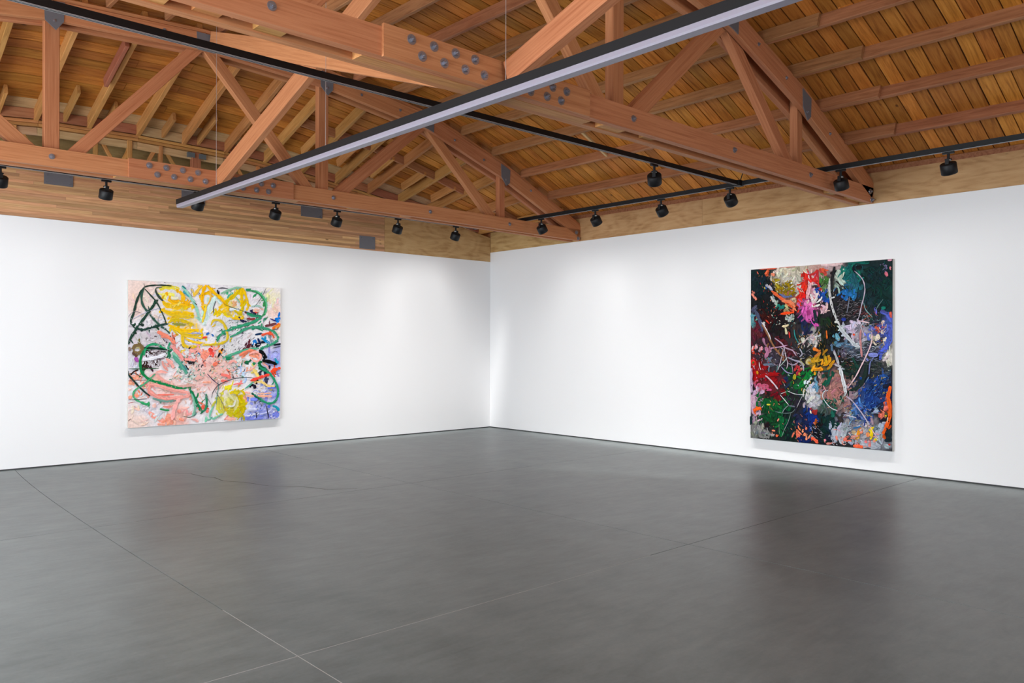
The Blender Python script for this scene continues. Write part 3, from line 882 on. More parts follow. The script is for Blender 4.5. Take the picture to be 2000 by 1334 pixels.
PAINT_1 = dict(
 blobs=[[232,229,233],[164,1881,234,242,214,202],[79,1703,134,240,205,190],[536,1792,168,225,222,225],[102,56,168,240,208,194],[335,203,168,222,220,228],[54,943,121,214,209,222],[67,1219,94,205,195,205],[2091,1938,94,236,226,218],[2066,1874,80,240,234,180],[2108,1611,94,246,210,196],[2134,1315,67,238,215,205],[2135,924,147,150,158,228],[2162,376,134,150,160,230],[1890,64,168,135,146,225],[1650,-21,94,170,178,235],[1187,770,201,238,180,168],[1002,678,147,236,190,180],[539,441,168,238,190,180],[645,78,134,246,180,165],[334,659,80,246,190,170],[1414,1006,134,215,215,215],[1413,1381,168,215,215,220],[855,1226,134,225,222,230],[332,1222,134,200,190,195],[333,940,94,150,135,140],[641,1654,121,238,205,90],[819,1370,107,235,200,80],[1454,254,134,212,205,90],[1374,1679,94,232,205,90]],
 strokes=[[205,228,222,72,[1204,1824,1150,1742,1097,1634,1053,1509,1018,1403]],[38,62,52,26,[202,1902,147,1812,104,1693,72,1551,37,1451,53,1385,93,1344]],[45,60,50,19,[202,1906,266,1930,379,1945,486,1948,569,1944]],[52,85,72,27,[206,1898,171,1779,195,1655,275,1549,364,1441,446,1367,512,1325,546,1279]],[45,65,55,18,[218,1882,291,1801,356,1728,405,1646,446,1562,479,1478,496,1419]],[35,65,52,32,[364,1720,315,1642,267,1574,203,1480,132,1378,69,1277,22,1186,11,1128]],[35,62,55,29,[116,1344,180,1329,267,1347,364,1378,454,1405,529,1419]],[90,90,110,5,[-2,1495,45,1550,100,1573,171,1554]],[190,190,215,8,[61,1468,171,1537,267,1582,348,1614,413,1629]],[238,228,110,72,[445,1834,495,1785,544,1821,611,1807]],[232,215,70,56,[412,1883,478,1920,578,1925,678,1896]],[60,75,65,27,[355,1889,363,1847,404,1781,454,1732]],[110,115,105,14,[347,1855,367,1906,445,1919]],[250,180,20,72,[495,1853,536,1787,603,1721,730,1709,815,1686]],[240,190,30,64,[454,1732,495,1683,620,1653,747,1666,867,1688]],[240,236,200,48,[561,1788,620,1773,662,1792]],[238,236,90,32,[578,1814,611,1799]],[250,185,30,48,[679,1879,730,1804,713,1725]],[240,190,25,48,[429,1613,545,1565,662,1568,876,1566]],[228,190,40,40,[479,1580,620,1533,756,1519,876,1514]],[222,190,30,44,[529,1428,595,1472,713,1466,799,1434,876,1400]],[150,150,70,32,[579,1420,663,1414,765,1407]],[245,190,20,48,[529,1402,629,1344,748,1320,955,1332]],[225,190,40,44,[562,1369,663,1293,791,1260,964,1262]],[235,195,40,40,[731,1311,723,1190,748,1113,825,1095,921,1104]],[235,190,40,29,[757,1216,877,1165,1038,1148]],[225,185,50,29,[739,1260,920,1227,1038,1227]],[215,215,230,19,[629,1310,697,1259]],[160,165,200,21,[834,1282,990,1289]],[225,222,240,19,[757,1165,860,1148]],[245,195,70,36,[876,1810,936,1900,997,1973]],[150,205,185,36,[712,1941,755,1900,815,1816,884,1715,928,1611,955,1489]],[40,130,130,29,[712,1950,763,1909]],[70,160,170,29,[746,1865,815,1807]],[20,40,35,18,[867,1740,919,1690]],[232,130,105,48,[381,1307,479,1257,563,1206,621,1138]],[235,140,120,32,[430,1239,546,1223]],[235,150,145,48,[579,1112,647,1026,715,940]],[40,150,100,29,[204,978,220,1062,276,1120,349,1133,430,1104,496,1061]],[20,50,40,29,[204,1082,316,1078,431,1070,513,1053]],[95,70,60,48,[62,1029,109,979]],[130,110,100,32,[15,1095,23,1037]],[120,100,65,45,[54,1062,93,1112,156,1112,180,1062,141,1012,85,1012,77,1062]],[190,180,120,13,[93,1070,140,1087,156,1045]],[40,120,85,32,[530,1035,546,950]],[130,185,160,48,[580,1018,664,937]],[245,160,150,72,[817,1035,921,1052,1008,1008]],[50,120,180,21,[938,1017,965,990]],[25,25,30,19,[808,1069,834,1095]],[60,60,60,6,[202,1961,214,1915]],[60,30,60,8,[469,1996,486,1985]],[250,180,10,40,[1052,1985,1016,1913,999,1815,999,1684,1026,1614]],[250,190,80,18,[1078,1969,1123,1865,1105,1758,1052,1668]],[245,185,10,42,[1069,1977,1159,1884,1258,1809,1340,1723]],[235,200,50,27,[999,1666,1052,1694,1026,1544,1000,1438]],[150,200,170,29,[1267,1872,1376,1922,1487,1963,1581,1972]],[80,180,140,24,[1367,1805,1395,1860,1450,1889]],[228,195,20,53,[1581,1977,1506,1883,1404,1797,1340,1732,1377,1697]],[235,190,10,45,[1581,1968,1581,1841,1581,1714]],[240,195,20,32,[1600,1969,1647,1844,1676,1708,1657,1634]],[140,180,150,18,[1488,1837,1534,1775,1563,1740]],[245,195,25,56,[1240,1657,1340,1705,1377,1661,1313,1605,1186,1575]],[225,200,30,60,[1177,1575,1286,1587,1414,1555,1507,1530,1591,1559]],[225,195,20,48,[1469,1646,1544,1594,1582,1632,1600,1705]],[215,225,232,40,[1395,1639,1469,1646,1544,1631]],[240,180,130,40,[1451,1772,1469,1719]],[238,190,30,32,[1433,1519,1507,1512,1582,1514,1629,1560]],[40,40,70,32,[1535,1540,1582,1486,1658,1470]],[225,215,215,40,[1620,1560,1676,1525]],[140,60,60,29,[1657,1525,1734,1508,1791,1519]],[225,195,50,32,[1124,1405,1160,1477,1250,1479,1323,1418,1359,1320,1369,1221,1305,1158,1160,1131,1001,1122]],[235,190,170,40,[1753,1637,1859,1641]],[40,40,80,32,[1714,1645,1762,1601]],[215,60,55,19,[1782,1620,1830,1603]],[40,140,100,37,[1657,1598,1753,1564,1888,1558]],[160,205,190,19,[1733,1701,1830,1713,1907,1679]],[60,150,95,27,[1656,1931,1752,1931,1848,1898,1927,1809,1956,1699,1927,1587,1888,1549]],[90,180,130,24,[1790,1942,1887,1882,1956,1792,1971,1681,1947,1588]],[50,150,110,39,[1888,1540,1811,1492,1696,1443,1563,1404,1433,1366,1305,1301,1241,1238,1214,1176]],[60,150,115,32,[1406,1240,1508,1286,1620,1351,1734,1389,1850,1391,1987,1366,2096,1321,2156,1246,2136,1181,2027,1124,1870,1078]],[80,170,135,32,[1851,1078,1697,1059,1546,1023,1397,970,1296,931]],[30,30,40,11,[1221,1941,1294,1953,1376,1944]],[25,25,35,27,[1217,1923,1231,1861]],[60,70,80,10,[1195,1762,1159,1654,1168,1566]],[70,70,75,6,[1965,1987,1907,1873,1839,1769,1772,1693]],[40,70,70,8,[1322,1713,1469,1664,1619,1624,1753,1591,1888,1558]],[20,120,215,69,[2125,1480,2165,1519,2201,1529]],[40,40,120,16,[2026,1525,2125,1490]],[110,60,65,35,[1947,1411,2046,1432,2126,1452]],[225,110,30,36,[2066,1367,2126,1415,2196,1454]],[245,170,70,32,[2106,1396,2196,1425]],[60,50,50,8,[2056,1357,2166,1369]],[240,90,60,32,[1889,1272,1987,1301,2056,1283]],[235,90,50,21,[2056,1311,2096,1227]],[20,40,90,32,[1831,1225,1870,1151]],[90,35,45,48,[1659,1087,1735,1133]],[30,120,200,56,[1763,1160,1812,1197]],[20,25,40,53,[1735,1114,1831,1124,1889,1151]],[20,140,200,35,[1889,1235,1958,1189,2027,1152]],[130,140,150,32,[2027,1199,2086,1180]],[25,25,40,24,[2086,1124,2207,1143]],[25,25,40,10,[2067,1077,2197,1106]],[30,30,60,6,[2067,1003,2107,1031,2157,1012]],[235,130,100,48,[1546,969,1621,1005,1697,1041,1793,1032]],[242,150,120,56,[1697,986,1783,967,1860,994]],[15,15,20,35,[1851,1050,1909,1013,1958,957,1968,925]],[245,150,130,64,[1001,1008,1089,972]],[232,70,60,56,[1089,1060,1143,1034,1134,972]],[245,160,150,32,[1161,1060,1233,1078]],[245,150,60,40,[1242,1051,1287,997]],[25,20,25,21,[1296,1078,1224,944]],[40,100,180,32,[1053,1272,1098,1299]],[230,70,50,24,[1001,1227,1071,1237]],[60,38,38,88,[189,846,269,845]],[60,38,38,64,[236,1004,309,1012]],[60,45,45,56,[349,869,382,860]],[25,135,75,32,[196,1046,165,946,157,863,173,762,229,686,293,642,415,597,547,558,665,520,792,516]],[40,80,50,11,[8,799,133,797,269,798,398,800]],[35,60,55,21,[4,774,12,716,78,632,150,546,229,468,286,424]],[70,155,110,21,[350,725,293,668,213,594,126,539,79,491,67,433,103,382,166,345,254,316]],[50,160,100,32,[166,345,222,318,278,307]],[40,140,80,23,[416,241,482,220,540,213]],[240,160,150,40,[285,575,350,573,448,545,581,497,716,467,801,446,793,403,665,382,548,388]],[235,150,140,48,[285,558,269,509,310,457,416,393,548,370,682,390]],[238,120,105,21,[383,437,498,432,606,432]],[240,165,155,32,[366,750,448,753,514,730]],[240,165,155,32,[374,716,415,664,497,611,547,593]],[240,165,155,40,[497,935,563,874,605,805]],[235,160,150,29,[447,901,464,833,522,764]],[240,150,145,40,[638,1045,689,976,732,898]],[215,165,155,29,[665,546,818,550,905,556]],[200,210,206,88,[749,690,904,669]],[90,165,140,45,[596,977,647,908,698,847,749,777,783,715]],[60,130,130,40,[715,838,783,759]],[225,225,235,40,[188,921,293,937,398,961,497,999]],[165,80,165,40,[93,955,125,888]],[248,160,130,56,[55,699,118,680,165,671]],[248,165,135,48,[8,609,55,599]],[248,165,135,24,[173,587,197,620]],[248,165,140,64,[9,419,55,409]],[245,140,110,40,[110,448,126,414]],[60,40,45,8,[1,382,95,382,246,388]],[200,90,80,6,[1,337,79,349]],[80,60,60,6,[0,638,63,640,237,644]],[60,60,60,8,[16,741,94,735,181,679]],[248,160,145,53,[270,206,351,134,433,87,499,32]],[248,155,130,96,[499,126,565,96,532,30]],[240,165,160,48,[582,78,607,222,648,314,682,373]],[250,170,150,35,[384,31,499,23]],[242,150,140,29,[457,272,531,260,598,283]],[245,150,135,40,[665,219,683,166]],[248,150,125,36,[674,89,742,59]],[240,150,150,24,[776,213,802,142,853,157]],[110,150,140,29,[318,389,416,359,515,338,631,350]],[235,190,180,48,[335,262,351,320]],[20,120,75,35,[818,506,879,400,931,292,984,185,1028,182]],[130,190,165,29,[835,488,870,382,897,259,888,172,862,113]],[60,110,90,8,[734,120,819,98,871,121]],[240,110,80,48,[1010,271,1019,200]],[40,38,42,40,[800,871,886,870]],[240,150,140,32,[749,924,904,905]],[235,175,165,48,[904,643,1009,675]],[60,50,55,8,[1,97,40,128]],[245,140,120,121,[1001,1000,1072,938]],[235,80,70,64,[1116,1017,1161,973]],[240,120,95,48,[1152,831,1215,866]],[240,120,110,40,[1270,696,1361,676,1416,638]],[240,120,110,32,[1270,606,1380,594]],[245,165,140,24,[1002,588,1126,588]],[240,120,120,21,[1454,538,1509,554,1603,552]],[238,165,155,32,[1388,855,1453,890,1509,862]],[185,210,240,72,[1593,716,1641,678]],[212,205,80,96,[1270,374,1262,286,1271,187,1307,149]],[222,210,40,64,[1325,498,1435,503]],[205,200,90,96,[1389,325,1417,233]],[200,180,40,64,[1344,183,1473,176]],[215,195,30,48,[1454,430,1547,426]],[205,180,10,88,[1566,389,1594,270,1585,152,1510,102]],[190,175,30,61,[1362,137,1473,95,1585,80]],[225,225,170,18,[1362,460,1426,359,1482,293]],[225,225,215,24,[1380,235,1454,232,1491,320]],[130,130,60,19,[1585,61,1581,7]],[170,178,238,88,[2077,967,2187,947]],[100,120,225,32,[1989,475,2108,480]],[120,135,230,48,[1718,310,1833,314]],[125,135,220,56,[1642,40,1776,32,1931,41]],[90,110,220,48,[1990,205,2029,184]],[120,135,225,72,[2079,88,2179,45]],[200,205,245,18,[1863,82,1970,104,2059,146]],[205,210,245,32,[1680,166,1833,167]],[40,145,105,32,[1832,821,1910,764,1988,716,2058,650,2118,555,2158,441,2148,328,2089,256,2009,241,1911,283,1814,352,1737,410]],[20,105,65,53,[1861,821,1929,764,2008,716]],[40,130,80,48,[1755,859,1793,840]],[30,90,75,32,[1737,410,1814,343,1891,302]],[80,165,140,21,[1765,574,1698,521,1632,478]],[30,130,90,48,[1342,927,1434,935]],[30,110,70,40,[1640,879,1697,869]],[120,190,165,24,[1163,246,1127,168,1109,90,1163,60,1244,99,1298,123]],[40,125,90,29,[1055,427,1065,286,1038,191,1003,175]],[90,140,130,11,[1225,599,1234,510,1212,368,1203,262]],[245,215,120,40,[1764,767,1803,702,1852,655]],[248,215,130,29,[1813,573,1910,561,2009,502,2108,499]],[248,185,160,19,[1833,397,1950,393,2048,398]],[248,170,140,27,[1833,360,2059,346]],[245,175,165,32,[1632,423,1717,411]],[245,170,150,24,[1660,367,1775,363]],[242,160,150,29,[1697,988,1754,1015,1831,1015,1880,959,1851,895,1774,886,1707,942]],[235,160,150,24,[1910,848,1988,800,2028,725]],[230,170,150,24,[1678,741,1755,776,1812,831]],[40,50,70,48,[1851,701,1890,681]],[50,60,90,32,[1930,597,2008,614]],[25,25,40,48,[1775,528,1794,472]],[245,75,40,48,[2038,715,2107,751,2198,773]],[240,70,55,40,[1717,594,1813,619,1920,653,2018,679]],[25,30,60,32,[2018,818,2018,762]],[20,150,190,48,[2117,864,2167,854]],[12,12,15,48,[1900,894,2008,874,2137,835]],[15,15,20,32,[1851,1024,1929,986,1968,921]],[25,145,170,35,[2069,201,2129,179,2179,120]],[40,40,60,13,[1805,122,1814,30]],[30,30,60,13,[1970,206,1990,103,2005,9]],[70,60,90,11,[1072,709,1144,628,1252,536]],[70,70,75,10,[1135,362,1153,441,1216,528,1306,579,1407,612,1509,636,1641,642,1784,629]],[120,110,120,8,[1180,467,1243,367,1298,266,1316,185]],[130,120,130,8,[1002,456,1073,365,1136,247]],[60,60,80,6,[2088,668,2208,702]],[245,175,160,40,[1344,49,1492,31]],[242,120,110,40,[1056,181,1091,161]],[240,95,80,48,[1003,254,1029,226]]],
 scribbles=[[[236,1078,646,1284],60,36,11,[[50,30,35],[230,225,235],[60,40,50],[150,140,150]],-70,20],[[220,941,546,1052],45,40,13,[[45,25,30],[225,222,232]],-60,60],[[197,829,431,1029],60,44,10,[[50,30,30],[225,222,230],[225,222,230],[70,40,40]],-110,-40],[[1387,1320,1696,1507],60,36,10,[[25,30,40],[235,235,238],[60,120,100],[235,235,238]],10,70],[[1206,1016,1792,1363],150,44,10,[[25,25,35],[235,235,240],[235,235,240],[120,115,130]],20,80],[[1395,1608,1544,1667],15,28,10,[[40,110,180],[230,240,250],[30,60,120]],-30,30],[[1582,1396,2026,1571],60,32,9,[[30,30,45],[235,235,240],[150,70,70],[110,120,140]],-20,60],[[764,1727,1036,1993],18,64,5,[[60,60,70],[200,215,215]],-80,-20],[[647,1009,1008,1201],60,32,10,[[235,232,235],[40,35,40],[245,170,160],[170,190,190]],-60,60],[[1108,620,1659,1006],170,44,12,[[240,165,150],[232,222,220],[90,150,125],[60,50,60],[235,190,160],[170,200,190]],-70,70],[[547,601,1038,1009],150,44,12,[[240,165,150],[232,222,220],[90,150,125],[60,50,60],[170,200,190],[232,222,220]],-70,70],[[1756,400,2108,536],50,48,8,[[235,235,240],[40,40,60],[248,200,160],[120,135,225]],-20,30],[[1776,161,1911,413],45,32,10,[[30,30,40],[220,222,240]],-130,-50],[[923,170,1039,551],30,32,11,[[245,200,185],[240,150,120],[235,232,232]],-60,60],[[1642,31,2179,158],22,72,14,[[210,214,246],[120,135,225],[232,234,248]],0,30],[[1,221,269,727],30,56,11,[[248,190,170],[236,230,234],[225,222,232]],-20,40],[[22,1302,545,1565],30,64,11,[[236,232,236],[222,220,230]],-30,50]])
